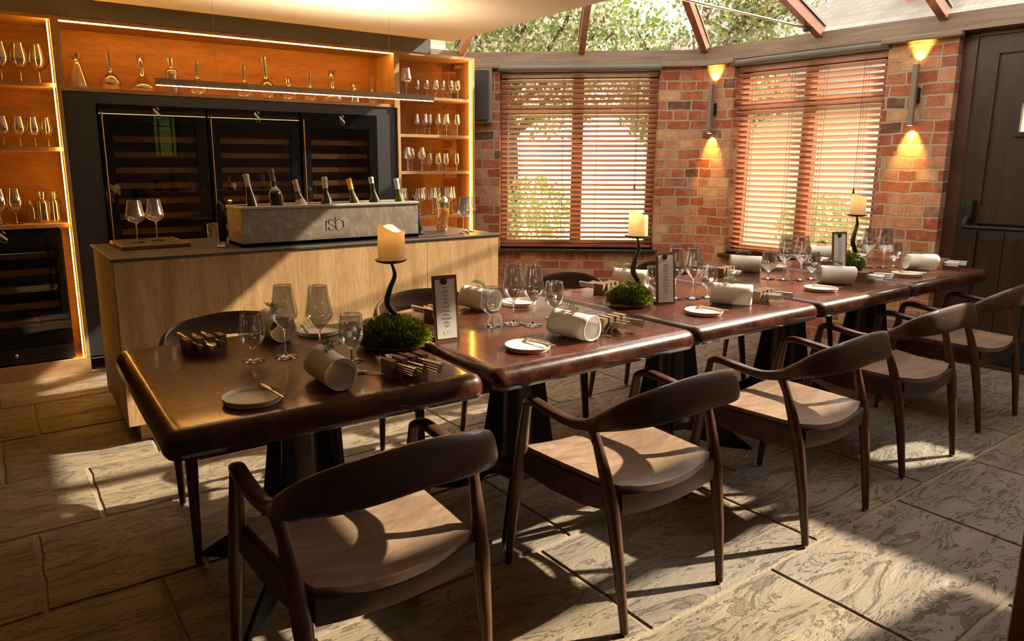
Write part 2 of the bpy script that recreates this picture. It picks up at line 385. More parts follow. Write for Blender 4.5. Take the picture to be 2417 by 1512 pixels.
# ------------------------------------------------------------------ setting
# floor of sandstone slabs in rows along X
rows = [-2.6, -2.0, -1.42, -.9, -.4, .14, .72, 1.27, 1.82, 2.41, 2.99, 3.57, 4.16, 4.745, 5.32]
known = {.72: [2.07, 2.96], 1.27: [1.49], 1.82: [.325, 1.65], 2.41: [0.0], 2.99: [.23], 3.57: [.535], 4.16: [.065]}
fb = B(); slabvals = []
rnd = random.Random(3)
def slab(x0, x1, y0, y1):
    g = .006
    pts = []
    def edge(a, b, n):
        for k in range(n):
            t = k / n; jx = rnd.uniform(-.004, .004); jy = rnd.uniform(-.004, .004)
            pts.append((a[0] + (b[0] - a[0]) * t + jx, a[1] + (b[1] - a[1]) * t + jy))
    edge((x0 + g, y0 + g), (x1 - g, y0 + g), 9); edge((x1 - g, y0 + g), (x1 - g, y1 - g), 6)
    edge((x1 - g, y1 - g), (x0 + g, y1 - g), 9); edge((x0 + g, y1 - g), (x0 + g, y0 + g), 6)
    cx, cy = (x0 + x1) / 2, (y0 + y1) / 2; n = len(pts); o = len(fb.v); nf = len(fb.f)
    h = 0
    fb.v += [(p[0] + (cx - p[0]) * .012, p[1] + (cy - p[1]) * .02, h) for p in pts] + [(p[0], p[1], -.008) for p in pts]
    fb.f.append(tuple(o + k for k in range(n)))
    for k in range(n): fb.f.append((o + k, o + n + k, o + n + (k + 1) % n, o + (k + 1) % n))
    val = rnd.random(); slabvals.extend([val] * (len(fb.f) - nf))
for y0, y1 in zip(rows, rows[1:]):
    xs = list(known.get(y0, [rnd.uniform(-.3, .6)]))
    lo = xs[0]
    while lo > -2.8: lo -= rnd.uniform(.62, 1.0); xs.append(lo)
    hi = max(xs)
    while hi < 6.1: hi += rnd.uniform(.62, 1.02); xs.append(hi)
    xs.sort()
    for a, b in zip(xs, xs[1:]):
        slab(a, b, y0, y1)
floor = fb.build('floor', 'stone'); struct(floor)
att = floor.data.attributes.new('slab', 'FLOAT', 'FACE')
att.data.foreach_set('value', slabvals)
mb = B().box(-3.0, -2.7, -.06, 6.1, 5.7, -.006).build('floor_mortar', 'mortar', floor, smooth=0)

# shelf wall, left wall, back wall
struct(B().box(-2.75, 5.68, 0, 3.5, 5.9, 3.2).build('wall_back', 'cream', smooth=0))
struct(B().box(-2.9, -2.7, 0, -2.75, 5.9, 2.5).build('wall_left', 'cream', smooth=0))
wf = B()
wf.box(-2.9, -2.85, 0, 2.36, -2.7, 3.3); wf.box(2.76, -2.85, 0, 6.2, -2.7, 3.3); wf.box(2.36, -2.85, 0, 2.76, -2.7, 1.5); wf.box(2.36, -2.85, 2.24, 2.76, -2.7, 3.3)
struct(wf.build('wall_front', 'cream', smooth=0))
w3 = B(); w3.box(2.36, -2.8, 1.5, 2.39, -2.74, 2.24); w3.box(2.73, -2.8, 1.5, 2.76, -2.74, 2.24); w3.box(2.39, -2.8, 1.5, 2.73, -2.74, 1.53); w3.box(2.39, -2.8, 2.21, 2.73, -2.74, 2.24); w3.box(2.45, -2.8, 1.53, 2.47, -2.74, 2.21); w3.box(2.66, -2.8, 1.53, 2.68, -2.74, 2.21); w3.box(2.39, -2.8, 2.02, 2.73, -2.74, 2.035)
w3o = struct(w3.build('window_3', 'mahogany', smooth=0)); B().box(2.39, -2.775, 1.53, 2.73, -2.77, 2.21).build('pane', 'pane', w3o, smooth=0)
tag(B().box(1.0, -3.6, 0, 3.6, -3.3, 2.6).build('garden_hedge', 'hedge', smooth=0), 'clipped green hedge reflected in the left wine fridge door', 'hedge')

# plaster ceiling with coved back edge
ce = B(); ce.box(-2.75, -2.7, 2.34, 3.15, 4.98, 2.40)
arc = [(4.98, 2.34)] + [(4.98 + .22 * math.sin(a), 2.34 + .10 * (1 - math.cos(a))) for a in [PI / 2 * k / 6 for k in range(1, 7)]] + [(5.2, 2.50), (4.98, 2.50)]
ce.prism(arc, 'x', -2.75, 3.15)
ce.box(-2.75, 5.2, 2.44, 3.15, 5.68, 2.5)
ceil = struct(ce.build('ceiling', 'plaster', smooth=30))
struct(B().box(-2.75, 5.30, 2.282, 3.12, 5.68, 2.44).build('trim_1', 'greytrim', smooth=0))
struct(B().box(3.08, -2.7, 2.40, 3.15, 4.6, 3.12).build('trim_2', 'plaster', smooth=0))
struct(B().box(-2.75, -2.7, 2.50, 3.1, 5.9, 2.56).build('trim_3', 'plaster', smooth=0))

CR = Vector((5.238, 4.19, 0))
RZ1 = math.atan2(-.63, .777); RZ2 = math.atan2(-.996, .091)
def L1(u, v, z): return Vector((5.238, 4.19, z)) + Vector((.777, -.63, 0)) * u + Vector((.63, .777, 0)) * v
def L2(u, v, z): return Vector((5.238, 4.19, z)) + Vector((.091, -.996, 0)) * u + Vector((.996, .091, 0)) * v
# window-1 wall : u runs -2.3 .. 0
W1A, W1B = -1.795, -.378
Z0, Z1 = .61, 2.20
b = B(); b.box(-2.45, 0, 0, W1A, .28, Z1 + .06); b.box(W1B, 0, 0, 0, .28, Z1 + .06); b.box(W1A, 0, 0, W1B, .28, Z0); b.box(0, 0, 0, .2, .3, Z1)
struct(b.build('wall_bay', 'brick', loc=CR, rz=RZ1, smooth=0))
W2A, W2B, W2C = .29, 1.505, 1.943
b = B(); b.box(0, 0, 0, W2A, .28, Z1 + .06); b.box(W2B, 0, 0, W2C, .28, Z1 + .06); b.box(W2A, 0, 0, W2B, .28, Z0); b.box(4.15, 0, 0, 7.2, .28, Z1 + .2)
struct(b.build('wall_right', 'brick', loc=CR, rz=RZ2, smooth=0))

# eaves beam (three lengths) + copings over the brick piers
struct(B().box(-2.5, -.035, 2.235, .03, .30, 2.355).build('trim_4', 'beam', loc=CR, rz=RZ1, smooth=0))
struct(B().box(-.03, -.035, 2.245, 7.2, .30, 2.365).build('trim_5', 'beam', loc=CR, rz=RZ2, smooth=0))
struct(B().box(3.0, 5.48, 2.283, 3.62, 5.7, 2.355).build('trim_6', 'beam', smooth=0))
def coping(name, rz, u0, u1, both):
    c = B(); c.box(u0, -.075, 2.212, u1, .0, 2.252, .006)
    struct(c.build(name, 'beam', loc=CR, rz=rz, smooth=0))
coping('trim_7', RZ1, W1B, .02, 1); coping('trim_8', RZ2, -.02, W2A + .02, 1); coping('trim_9', RZ2, W2B - .03, W2C + .03, 1); coping('trim_10', RZ1, -2.2, W1A - .01, 1)

# glass roof : three planes of equal pitch
SL = .32; ZE = 2.355
def rz_at(x, y):
    d1 = (Vector((x, y, 0)) - CR).dot(Vector((-.63, -.777, 0))); d2 = (Vector((x, y, 0)) - CR).dot(Vector((-.996, -.091, 0))); d3 = 5.51 - y
    return ZE + SL * min(d1, d2, d3)
pA = Vector((3.15, 5.51)); pB = Vector((3.54, 5.507)); pC = Vector((5.238, 4.19)); pD = Vector((5.238 + .091 * 6.9, 4.19 - .996 * 6.9))
h1 = Vector((3.15, 4.41)); h2 = Vector((3.15, 3.075)); pE = Vector((3.15, -2.68))
def P3(p): return (p[0], p[1], rz_at(p[0], p[1]) + .045)
roof = B()
for poly in ([pA, h1, pB], [pB, h1, h2, pC], [pC, h2, pE, pD]):
    roof.add([P3(p) for p in poly], [tuple(range(len(poly)))])
ro = struct(roof.build('ceiling_glass', 'roofglass', smooth=0)); ro.name = 'ceiling_glass'
def rafter(p, q, i):
    P, Q = Vector(P3(p)), Vector(P3(q)); t = (Q - P).normalized(); a = t.cross(Vector((0, 0, 1))).normalized(); n = a.cross(t)
    o = B()
    for (wd, z0, z1, mt) in ((.026, -.085, -.006, 'mahogany'),):
        vs = []
        for X in (P, Q):
            for (i1, j1) in ((-wd, z0), (wd, z0), (wd, z1), (-wd, z1)): vs.append(tuple(X + a * i1 + n * j1))
        o.add(vs, [(0, 1, 2, 3), (7, 6, 5, 4), (0, 4, 5, 1), (1, 5, 6, 2), (2, 6, 7, 3), (3, 7, 4, 0)])
    r = struct(o.build('trim_%d' % i, 'mahogany', smooth=0))
    c = B(); vs = []
    for X in (P, Q):
        for (i1, j1) in ((-.034, .002), (.034, .002), (.034, .022), (-.034, .022)): vs.append(tuple(X + a * i1 + n * j1))
    c.add(vs, [(0, 1, 2, 3), (7, 6, 5, 4), (0, 4, 5, 1), (1, 5, 6, 2), (2, 6, 7, 3), (3, 7, 4, 0)])
    c.build('glazing_bar', 'greytrim', r, smooth=0)
rafter(pB, h1, 20); rafter(pC, h2, 21)
n1 = Vector((-.63, -.777)); n2 = Vector((-.996, -.091))
def into(p, n, lim=3.15):
    k = (p[0] - lim) / -n[0]; return p + n * k
pr1 = Vector(at_z(1372, 121, 2.355)[:2]); rafter(pr1, pr1 + n1 * 1.75, 22)
for i, y in enumerate((3.185, 2.349, 1.45, .55, -.4, -1.35)):
    u = (4.19 - y) / .996; p = Vector((5.238 + .091 * u, y)); q = into(p, n2, 3.15)
    if i == 0: q = p + n2 * ((p[0] - 3.25))
    rafter(p, q, 23 + i)
# steel tie rod across the roof with its bracket
tr = empty('tie_rod', (0, 0, 0), 0, 'thin steel tie rod bracketed to the roof rafter above the right window', 'tie rod')
a0 = Vector((5.28, 3.22, 2.42)); a1 = Vector((3.16, 2.62, 2.92))
a0 = Vector(at_z(1905, 66, 2.375)); 
dirv = ray(1620, 0); a1 = Vector((0, 0, CH)) + dirv * (2.95 / dirv.y)
B().tube([a0, a1, a0 + (a1 - a0) * 1.05], .009, 8).build('rod', 'steel', tr)
B().box(-.035, -.02, -.03, .03, .02, .05, .004).build('bracket', 'black', tr, loc=a0 + Vector((.02, 0, .01)), rz=RZ2)

sol = B(); q1 = [P3((3.15, -.12)), P3((5.238 + .091 * 4.35, -.12)), P3((5.238 + .091 * 6.9, -2.68)), P3((3.15, -2.68))]
sol.add([(x, y, z + .03) for x, y, z in q1] + [(x, y, z + .09) for x, y, z in q1], [(0, 1, 2, 3), (7, 6, 5, 4), (0, 4, 5, 1), (1, 5, 6, 2), (2, 6, 7, 3), (3, 7, 4, 0)])
struct(sol.build('ceiling_shade_panel', 'plaster', smooth=0))  # opaque panel added over the unseen roof end to shade the floor
# windows + blinds
def window(i, rz, ua, ub, split):
    o = B(); y0, y1 = .14, .20
    o.box(ua, y0, Z0, ua + .07, y1, Z1); o.box(ub - .07, y0, Z0, ub, y1, Z1); o.box(ua, y0, Z0, ub, y1, Z0 + .07); o.box(ua, y0, Z1 - .06, ub, y1, Z1)
    m = (ua + ub) / 2; o.box(m - .05, y0 - .01, Z0, m + .05, y1, Z1); o.box(ua, y0 - .01, 1.83, ub, y1, 1.90)
    wo = struct(o.build('window_%d' % i, 'mahogany', loc=CR, rz=rz, smooth=0))
    B().box(ua + .06, .168, Z0 + .06, ub - .06, .172, Z1 - .05).build('pane', 'pane', wo, smooth=0)
    B().box(ua - .03, -.05, Z0 - .035, ub + .03, .15, Z0, .006).build('sill', 'doorwood', wo, smooth=0)
    for k, uu in enumerate((ua + (m - ua) * .55, m + (ub - m) * .5)):
        B().box(uu - .05, .118, 1.865, uu + .05, .128, 1.873, 0).build('stay_handle', 'brass', wo, smooth=0)
    return wo
window(1, RZ1, W1A, W1B, 0); window(2, RZ2, W2A, W2B, 0)
def blind(rz, ua, ub, label):
    e = empty('venetian_blind', CR, rz, label, 'blind', None)
    ua += .012; ub -= .012
    sp = .0437; z = Z0 + .06; sl = B(); ta = math.radians(24)
    rr = random.Random(5)
    while z < Z1 - .035:
        t = ta + rr.uniform(-.03, .03); w2 = .026; cy, cz = .068, z
        dy, dz = w2 * math.cos(t), w2 * math.sin(t); th = .0016
        sag = rr.uniform(-.0012, .0012)
        vs = []
        for u in (ua, ub):
            zz = cz + (sag if u == ub else 0)
            for (sy, sz) in ((-dy, dz), (0, .0022), (dy, -dz)): vs.append((u, cy + sy, zz + sz + th))
            for (sy, sz) in ((dy, -dz), (0, .0022), (-dy, dz)): vs.append((u, cy + sy, zz + sz - th))
        sl.add(vs, [(0, 1, 2, 3, 4, 5), (11, 10, 9, 8, 7, 6)] + [(k, (k + 1) % 6 + 6 if 0 else 6 + k, 6 + (k + 1) % 6, (k + 1) % 6) for k in range(6)])
        z += sp
    sl.build('slats', 'slat', e, smooth=0)
    B().box(ua, .045, Z0 + .012, ub, .092, Z0 + .034, .003).build('bottom_rail', 'mahogany', e, smooth=0)
    v = B(); prof = [(.0, 2.235), (-.045, 2.235), (-.052, 2.222), (-.048, 2.202), (-.035, 2.19), (.0, 2.185)]
    v.prism(prof, 'x', ua - .03, ub + .02); v.build('valance', 'greytrim', e, smooth=40)
    B().box(ua, .04, Z1 - .035, ub, .095, Z1).build('headrail', 'mahogany', e, smooth=0)
    cords = B()
    for f in (.12, .40, .62, .88):
        u = ua + (ub - ua) * f
        for y in (.042, .094): cords.tube([(u, y, Z0 + .03), (u, y, Z1 - .03)], .0011, 4)
        cords.tube([(u + .01, .068, Z0 + .03), (u + .01, .068, Z1 - .03)], .0009, 4)
    cords.build('ladder_cord', 'twig', e)
    pc = B(); u = ua + (ub - ua) * .87; pc.tube([(u, .03, Z1 - .03), (u + .004, .026, 1.2)], .0016, 5); pc.tube([(u + .004, .026, 1.2), (u + .004, .026, 1.16)], [.004, .009], 8)
    pc.build('pull_cord', 'black', e)
blind(RZ1, W1A, W1B, 'wooden venetian blind with grey valance in the window facing the room beside the speaker')
blind(RZ2, W2A, W2B, 'sunlit wooden venetian blind with grey valance in the right window between the brick piers')

# double fire door in the right wall
def leaf(i, u0, u1, bar):
    H = 2.215
    d = empty('door_%d' % i, CR, RZ2); d['kind'] = 'structure'
    o = B(); y0, y1 = .115, .165
    o.box(u0, y0, .01, u0 + .12, y1, H); o.box(u1 - .12, y0, .01, u1, y1, H)
    o.box(u0 + .12, y0, H - .12, u1 - .12, y1, H); o.box(u0 + .12, y0, .98, u1 - .12, y1, 1.10); o.box(u0 + .12, y0, .01, u1 - .12, y1, .22)
    o.build('stiles_and_rails', 'doorwood', d, smooth=0)
    pu0, pu1 = ((u0 + .24), (u1 - .24)) if i == 1 else (3.3, 3.56)
    pz0, pz1 = (1.585, 1.77) if i == 1 else (1.50, 1.86)
    if i == 1: pu0 = 2.31
    q = B(); q.box(u0 + .12, y0 + .02, 1.10, pu0 - .03, y1 - .01, H - .12); q.box(pu1 + .03, y0 + .02, 1.10, u1 - .12, y1 - .01, H - .12)
    q.box(pu0 - .03, y0 + .02, 1.10, pu1 + .03, y1 - .01, pz0 - .03); q.box(pu0 - .03, y0 + .02, pz1 + .03, pu1 + .03, y1 - .01, H - .12)
    n = 5; wd = (u1 - u0 - .24) / n
    q.box(u0 + .12, y0 + .035, .22, u1 - .12, y1 - .008, .98)
    for k in range(n): q.box(u0 + .12 + wd * k + .003, y0 + .022, .22, u0 + .12 + wd * (k + 1) - .003, y1 - .01, .98)
    q.build('panel', 'doorwood', d, smooth=0)
    f = B(); f.box(pu0 - .03, y0 + .005, pz0 - .03, pu0, y1, pz1 + .03); f.box(pu1, y0 + .005, pz0 - .03, pu1 + .03, y1, pz1 + .03); f.box(pu0, y0 + .005, pz0 - .03, pu1, y1, pz0); f.box(pu0, y0 + .005, pz1, pu1, y1, pz1 + .03)
    f.build('pane_frame', 'doorwood', d, smooth=0); B().box(pu0, .138, pz0, pu1, .142, pz1).build('pane', 'pane', d, smooth=0)
    k = B(); k.box(u0 + .02, y0 - .008, .03, u1 - .02, y0, .20); k.build('kick_plate', 'black', d, smooth=0)
    if bar:
        p = B(); p.box(u0 + .05, .035, .985, u0 + .10, y0, 1.135, .006); p.tube([(u0 + .075, .09, 1.05), (u0 + .072, .04, 1.02), (u0 + .07, .01, .99), (u0 + .07, -.005, .965)], [.022, .021, .018, .016], 10)
        p.tube([(u0 + .06, -.005, .958), (u1 - .06, -.005, .958)], .013, 12); p.build('panic_bar', 'iron', d)
    return d
leaf(1, 2.03, 3.06, True); leaf(2, 3.07, 4.10, True)
fr = B(); fr.box(1.945, .095, 0, 2.025, .20, 2.245); fr.box(4.10, .095, 0, 4.15, .20, 2.245); fr.box(2.02, .095, 2.215, 4.12, .20, 2.245)
struct(fr.build('trim_30', 'doorframe', loc=CR, rz=RZ2, smooth=0))
struct(B().box(1.96, .04, 0, 4.14, .16, .012).build('trim_31', 'doorwood', loc=CR, rz=RZ2, smooth=0))

# ------------------------------------------------------------------ outside
struct(B().box(-20, -30, -.35, 40, 40, -.07).build('ground', 'lawn', smooth=0)).__setitem__('category', 'lawn')
tag(B().box(0, -9, -.07, 3.4, 7, -.04).build('patio', 'patio', loc=L2(0, .3, 0), rz=RZ2 + PI / 2, smooth=0), 'pinkish paved patio seen through the slats of both blinds', 'patio')
def leaves(bm, c, rad, n, size, rng, squash=.75):
    for _ in range(n):
        while True:
            p = Vector((rng.uniform(-1, 1), rng.uniform(-1, 1), rng.uniform(-1, 1)))
            if .25 < p.length < 1: break
        p = Vector(c) + Vector((p.x * rad, p.y * rad, p.z * rad * squash))
        a = Vector((rng.uniform(-1, 1), rng.uniform(-1, 1), rng.uniform(-1, 1))).normalized(); bb = a.orthogonal().normalized(); cc = a.cross(bb)
        s = size * rng.uniform(.6, 1.3)
        bm.add([tuple(p - bb * s), tuple(p + cc * s * .5), tuple(p + bb * s), tuple(p - cc * s * .5)], [(0, 1, 2, 3)])
def tree(name, loc, h, rad, seed, label, blossom=True, n=15000):
    rng = random.Random(seed); t = empty(name, loc, 0, label, 'tree')
    tr_ = B(); tr_.tube([(0, 0, -.1), (.05, .03, h * .3), (-.03, .05, h * .55), (.04, 0, h * .8)], [.15, .11, .09, .04], 10)
    lf = B(); bl = B()
    for k in range(16):
        a = 2 * PI * k / 16 + rng.uniform(-.2, .2); z0 = h * rng.uniform(.28, .7); L = rad * rng.uniform(.6, 1.0); zz = z0 + h * rng.uniform(.1, .35)
        e = (math.cos(a) * L, math.sin(a) * L, zz)
        m1 = (e[0] * .5 + rng.uniform(-.15, .15), e[1] * .5 + rng.uniform(-.15, .15), z0 + (zz - z0) * .45)
        tr_.tube([(0, 0, z0), m1, e], [.055, .035, .012], 7)
        for q in (m1, e, tuple((a_ + b_) / 2 for a_, b_ in zip(m1, e))):
            leaves(lf, q, rad * .36, n // 60, .05, rng)
            if blossom: leaves(bl, q, rad * .36, n // 66, .04, rng)
        tw = tuple(e[i] * .9 + rng.uniform(-.3, .3) for i in range(3)); tr_.tube([m1, tw], [.02, .006], 5)
    tr_.build('trunk', 'bark', t); lf.build('foliage', 'leaf', t, smooth=0)
    if blossom: bl.build('blossom', 'blossom', t, smooth=0)
    return t
T0 = tree('blossom_tree', (6.7, 9.0, -.1), 5.4, 2.0, 11, 'blossoming tree with dark trunk seen through the roof over the front window')
tree('blossom_tree', (3.5, 11.0, -.1), 5.4, 1.6, 12, 'blossoming tree behind the glass roof above the shelving end')
tree('blossom_tree', (9.2, 7.4, -.1), 5.2, 1.55, 13, 'pale blossoming tree beside the tiled roof seen through the right roof panes')
for i, (c, r, lb) in enumerate([((7.6, 6.4, .2), .55, 'low green shrub outside the front window, left part'), ((8.8, 5.0, .2), .6, 'low green shrub outside between the two windows'), ((9.4, 2.6, .2), .6, 'low green shrub outside the right window'), ((6.3, 8.0, .3), .7, 'leafy shrub close outside the front window')]):
    hb = B(); leaves(hb, (0, 0, r * .6), r, 900, .05, random.Random(i)); tag(hb.build('garden_shrub', 'hedge', loc=c, smooth=0), lb, 'shrub')
# neighbouring building with slate roof
nb = empty('neighbouring_house', (0, 0, 0), 0, 'neighbouring house with pale slate roof seen above the right beam', 'house')
B().box(10.9, -8, -.07, 11.3, 8.4, 2.45, mat=None).build('wall', 'render', nb, smooth=0)
B().add([(10.5, -8, 2.35), (10.5, 8.6, 2.35), (14.2, 8.6, 4.75), (14.2, -8, 4.75), (10.5, -8, 2.2), (10.5, 8.6, 2.2), (14.2, 8.6, 4.6), (14.2, -8, 4.6)], [(0, 3, 2, 1), (4, 5, 6, 7), (0, 1, 5, 4), (1, 2, 6, 5), (2, 3, 7, 6), (3, 0, 4, 7)]).build('roof', 'tiles', nb, smooth=0)
B().box(13.2, 5.2, 3.9, 14.0, 6.4, 5.4).build('chimney', 'brick', nb, smooth=0)

# ------------------------------------------------------------------ oak shelving wall
YF, YB = 5.305, 5.66
def unit(name, x0, x1, z0, z1, shelves, label, strip=None, topstrip=False, kick=0):
    e = empty(name, (0, 0, 0), 0, label, 'shelving')
    t = .024
    B().box(x0, YF, z0, x0 + t, YB, z1).build('side_panel', 'oak', e, smooth=0)
    B().box(x1 - t, YF, z0, x1, YB, z1).build('side_panel', 'oak', e, smooth=0)
    B().box(x0 + t, YF, z1 - t, x1 - t, YB, z1).build('top_panel', 'oak_h', e, smooth=0)
    B().box(x0 + t, YB - .012, z0, x1 - t, YB, z1 - t).build('back_panel', 'oak_shaded', e, smooth=0)
    for z in shelves: B().box(x0 + t, YF + .012, z - .024, x1 - t, YB - .012, z).build('shelf', 'oak_h', e, smooth=0)
    if kick: B().box(x0, YF + .001, 0, x1, YB, kick).build('plinth', 'oak_h', e, smooth=0)
    if strip:
        for (sx, za, zb) in strip: B().box(sx - .0027, YF + .003, za, sx + .0027, YF + .012, zb).build('light_strip', 'led', e, smooth=0)
    if topstrip: B().box(x0 + t, YF + .004, z1 - t - .007, x1 - t, YF + .012, z1 - t - .001).build('light_strip', 'led', e, smooth=0)
    return e
unit('oak_shelving_unit', -.70, .430, .10, 2.281, [1.876, 1.484, 1.001], 'left oak shelving unit of goblets above the small wine fridge', [(.392, .105, .972), (.392, 1.005, 2.25)], kick=.10)
unit('oak_display_niche', .430, 2.80, 1.833, 2.281, [1.86], 'long oak niche lit amber above the tall fridges holding decanters', None, True)
unit('oak_shelving_unit', 2.80, 3.560, .10, 2.281, [1.935, 1.627, 1.322, .941, .5], 'right oak shelving unit of wine glasses beside the brick wall', [(3.515, .105, 2.25)], kick=.10)

# dark panelling around fridges
dp = B(); dp.box(.430, YF + .02, .10, .615, YB, 1.833); dp.box(2.62, YF + .02, .10, 2.80, YB, 1.833); dp.box(.615, YF + .02, 1.765, 2.62, YB, 1.833)
tag(dp.build('fridge_surround', 'charcoal', smooth=0), 'charcoal panelling framing the three tall wine fridges', 'panelling')
def logo(e, x, y, z, s=1):
    g = B(); k = .046 / 480 * s
    def p(X, Y): return (x + (X - 1000) * k, z - (Y - 740) * k * 1.15)
    g.prism([p(*q) for q in [(800, 425), (760, 580), (1150, 925), (1180, 940), (1240, 870), (1225, 830)]], 'y', y - .0015, y)
    g.prism([p(*q) for q in [(960, 395), (1060, 490), (1155, 575), (1135, 470), (1100, 410), (1030, 398)]], 'y', y - .0015, y)
    pts = [(1205, 900), (1190, 960), (1120, 1040), (1040, 1075), (930, 1020), (830, 940), (785, 860), (785, 790), (830, 745), (880, 775), (875, 830)]
    P = [(p(a, c)[0], y - .001, p(a, c)[1]) for a, c in pts]
    g.tube(P, [(.0028 * s, .0009)] * 1 + [(.0024 * s, .0009)] * 4 + [(.002 * s, .0009)] * 3 + [(.0034 * s, .0009)] * 3, 6)
    return g.build('emblem', 'logo', e)
def tall_fridge(x0, x1, label):
    e = empty('wine_fridge', (0, 0, 0), 0, label, 'fridge', 'three tall built-in wine fridges'); y = YF + .005; z0, z1 = .11, 1.762
    c = B(); c.box(x0, y + .06, z0, x0 + .02, YB - .01, z1); c.box(x1 - .02, y + .06, z0, x1, YB - .01, z1); c.box(x0, YB - .03, z0, x1, YB - .01, z1); c.box(x0, y + .06, z1 - .02, x1, YB - .01, z1); c.box(x0, y + .06, z0, x1, YB - .01, z0 + .02)
    c.build('cabinet', 'blue_lit_interior', e, smooth=0)
    d = empty('door', (0, 0, 0)); d.parent = e
    f = B(); w_ = .075; f.box(x0 + .004, y, z0, x0 + w_, y + .045, z1); f.box(x1 - w_, y, z0, x1 - .004, y + .045, z1); f.box(x0 + w_, y, z1 - .11, x1 - w_, y + .045, z1); f.box(x0 + w_, y, z0, x1 - w_, y + .045, z0 + .12)
    f.build('door_frame', MAT['gloss'], d, smooth=0)
    B().box(x0 + w_, y + .004, z0 + .12, x1 - w_, y + .007, z1 - .11).build('pane', 'fridgeglass', d, smooth=0)
    logo(d, (x0 + x1) / 2 + .02, y, z1 - .045)
    hnd = B(); hnd.tube([(x0 + .02, y - .012, z0 + .3), (x0 + .02, y - .012, z1 - .05)], .004, 6); hnd.build('handle_edge', 'brass', d)
    for k in range(13):
        z = 1.545 - k * .104
        if z < .25: break
        s = B(); s.box(x0 + .045, y + .075, z - .019, x1 - .045, y + .095, z + .019); s.box(x0 + .045, y + .09, z - .012, x1 - .045, YB - .05, z - .004)
        s.build('rack_slat', 'oak_h', e, smooth=0)
MAT['gloss'] = M('black_gloss', .015, (.006, .006, .007)).m
tall_fridge(.62, 1.292, 'leftmost tall black wine fridge with glossy glass door reflecting green window')
tall_fridge(1.30, 1.968, 'middle tall black wine fridge with glossy glass door')
tall_fridge(1.976, 2.615, 'rightmost tall black wine fridge with glass door, interior tinted blue')
e = empty('undercounter_fridge', (0, 0, 0), 0, 'small black wine fridge with vent grille under left glass shelves', 'fridge')
x0, x1, y = -.36, .345, YF + .02
c = B(); c.box(x0, y + .06, .11, x0 + .02, YB - .02, .96); c.box(x1 - .02, y + .06, .11, x1, YB - .02, .96); c.box(x0, YB - .03, .11, x1, YB - .02, .96); c.box(x0, y + .06, .94, x1, YB - .02, .96); c.box(x0, y + .06, .11, x1, YB - .02, .2)
c.build('cabinet', 'black', e, smooth=0)
f = B(); f.box(x0, y, .215, x0 + .05, y + .045, .955); f.box(x1 - .045, y, .215, x1, y + .045, .955); f.box(x0 + .05, y, .86, x1 - .045, y + .045, .955); f.box(x0 + .05, y, .215, x1 - .045, y + .045, .30)
dd = f.build('door', MAT['gloss'], e, smooth=0); B().box(x0 + .05, y + .004, .3, x1 - .045, y + .007, .86).build('pane', 'fridgeglass', dd, smooth=0); logo(dd, .03, y, .93)
for z in (.80, .69, .58, .47, .36):
    s = B(); s.box(x0 + .05, y + .07, z - .02, x1 - .05, y + .09, z + .02); s.box(x0 + .05, y + .09, z - .01, x1 - .05, YB - .05, z - .003); s.build('rack_slat', 'oak_h', e, smooth=0)
g = B(); g.box(x0, y - .005, .112, x1, y + .03, .208)
for k in range(4): g.box(x0 + .04, y - .012, .125 + k * .02, -.02, y - .004, .133 + k * .02); g.box(.07, y - .012, .125 + k * .02, x1 - .04, y - .004, .133 + k * .02)
vg = g.build('vent_grille', 'black', e, smooth=0)
B().lathe([(.001, .004), (.009, .004), (.012, 0), (.012, -.004)], 14, Matrix.Translation((.02, y - .008, .165)) @ Matrix.Rotation(PI / 2, 4, 'X')).build('lock', 'steel', vg)

# ------------------------------------------------------------------ glassware
def glass_parts(e, foot_r, stem_h, prof, stem_r=.0035, n=28, single=False):
    ft = [(.0005, .0012), (foot_r * .6, .0016), (foot_r, .002), (foot_r, .0008), (foot_r * .5, .0002)]
    top = [(foot_r, .002), (foot_r * .55, .0038), (foot_r * .2, .008), (stem_r, .016)]
    st = [(stem_r, .016), (stem_r * .9, stem_h * .5), (stem_r * 1.1, stem_h - .006), (stem_r * 2.2, stem_h)]
    bw = [(stem_r * 2.2, stem_h)] + prof
    inner = [(max(r - .0011, .0005), z + (.0012 if i == 0 else 0)) for i, (r, z) in enumerate(bw)][::-1]
    if single:
        B().lathe(ft + top + st + bw, n).build('glass', 'glass', e); return
    B().lathe(bw + [(bw[-1][0] - .0012, bw[-1][1] + .0004), (bw[-1][0] - .0014, bw[-1][1] - .003)], n).build('bowl', 'glass', e); B().lathe(st, 12).build('stem', 'solid_glass', e); B().lathe([(.0005, .0004)] + [(foot_r, .0006), (foot_r, .0018)] + top[1:] + [(.0005, .016)], n).build('foot', 'solid_glass', e)
def curve(pts, n=5):
    out = []
    P = [Vector((a, b_, 0)) for a, b_ in pts]
    for i in range(len(P) - 1):
        p0, p1, p2, p3 = P[max(i - 1, 0)], P[i], P[i + 1], P[min(i + 2, len(P) - 1)]
        for k in range(n):
            t = k / n
            q = .5 * ((2 * p1) + (-p0 + p2) * t + (2 * p0 - 5 * p1 + 4 * p2 - p3) * t * t + (-p0 + 3 * p1 - 3 * p2 + p3) * t ** 3)
            out.append((max(q.x, .0005), q.y))
    out.append((P[-1].x, P[-1].y)); return out
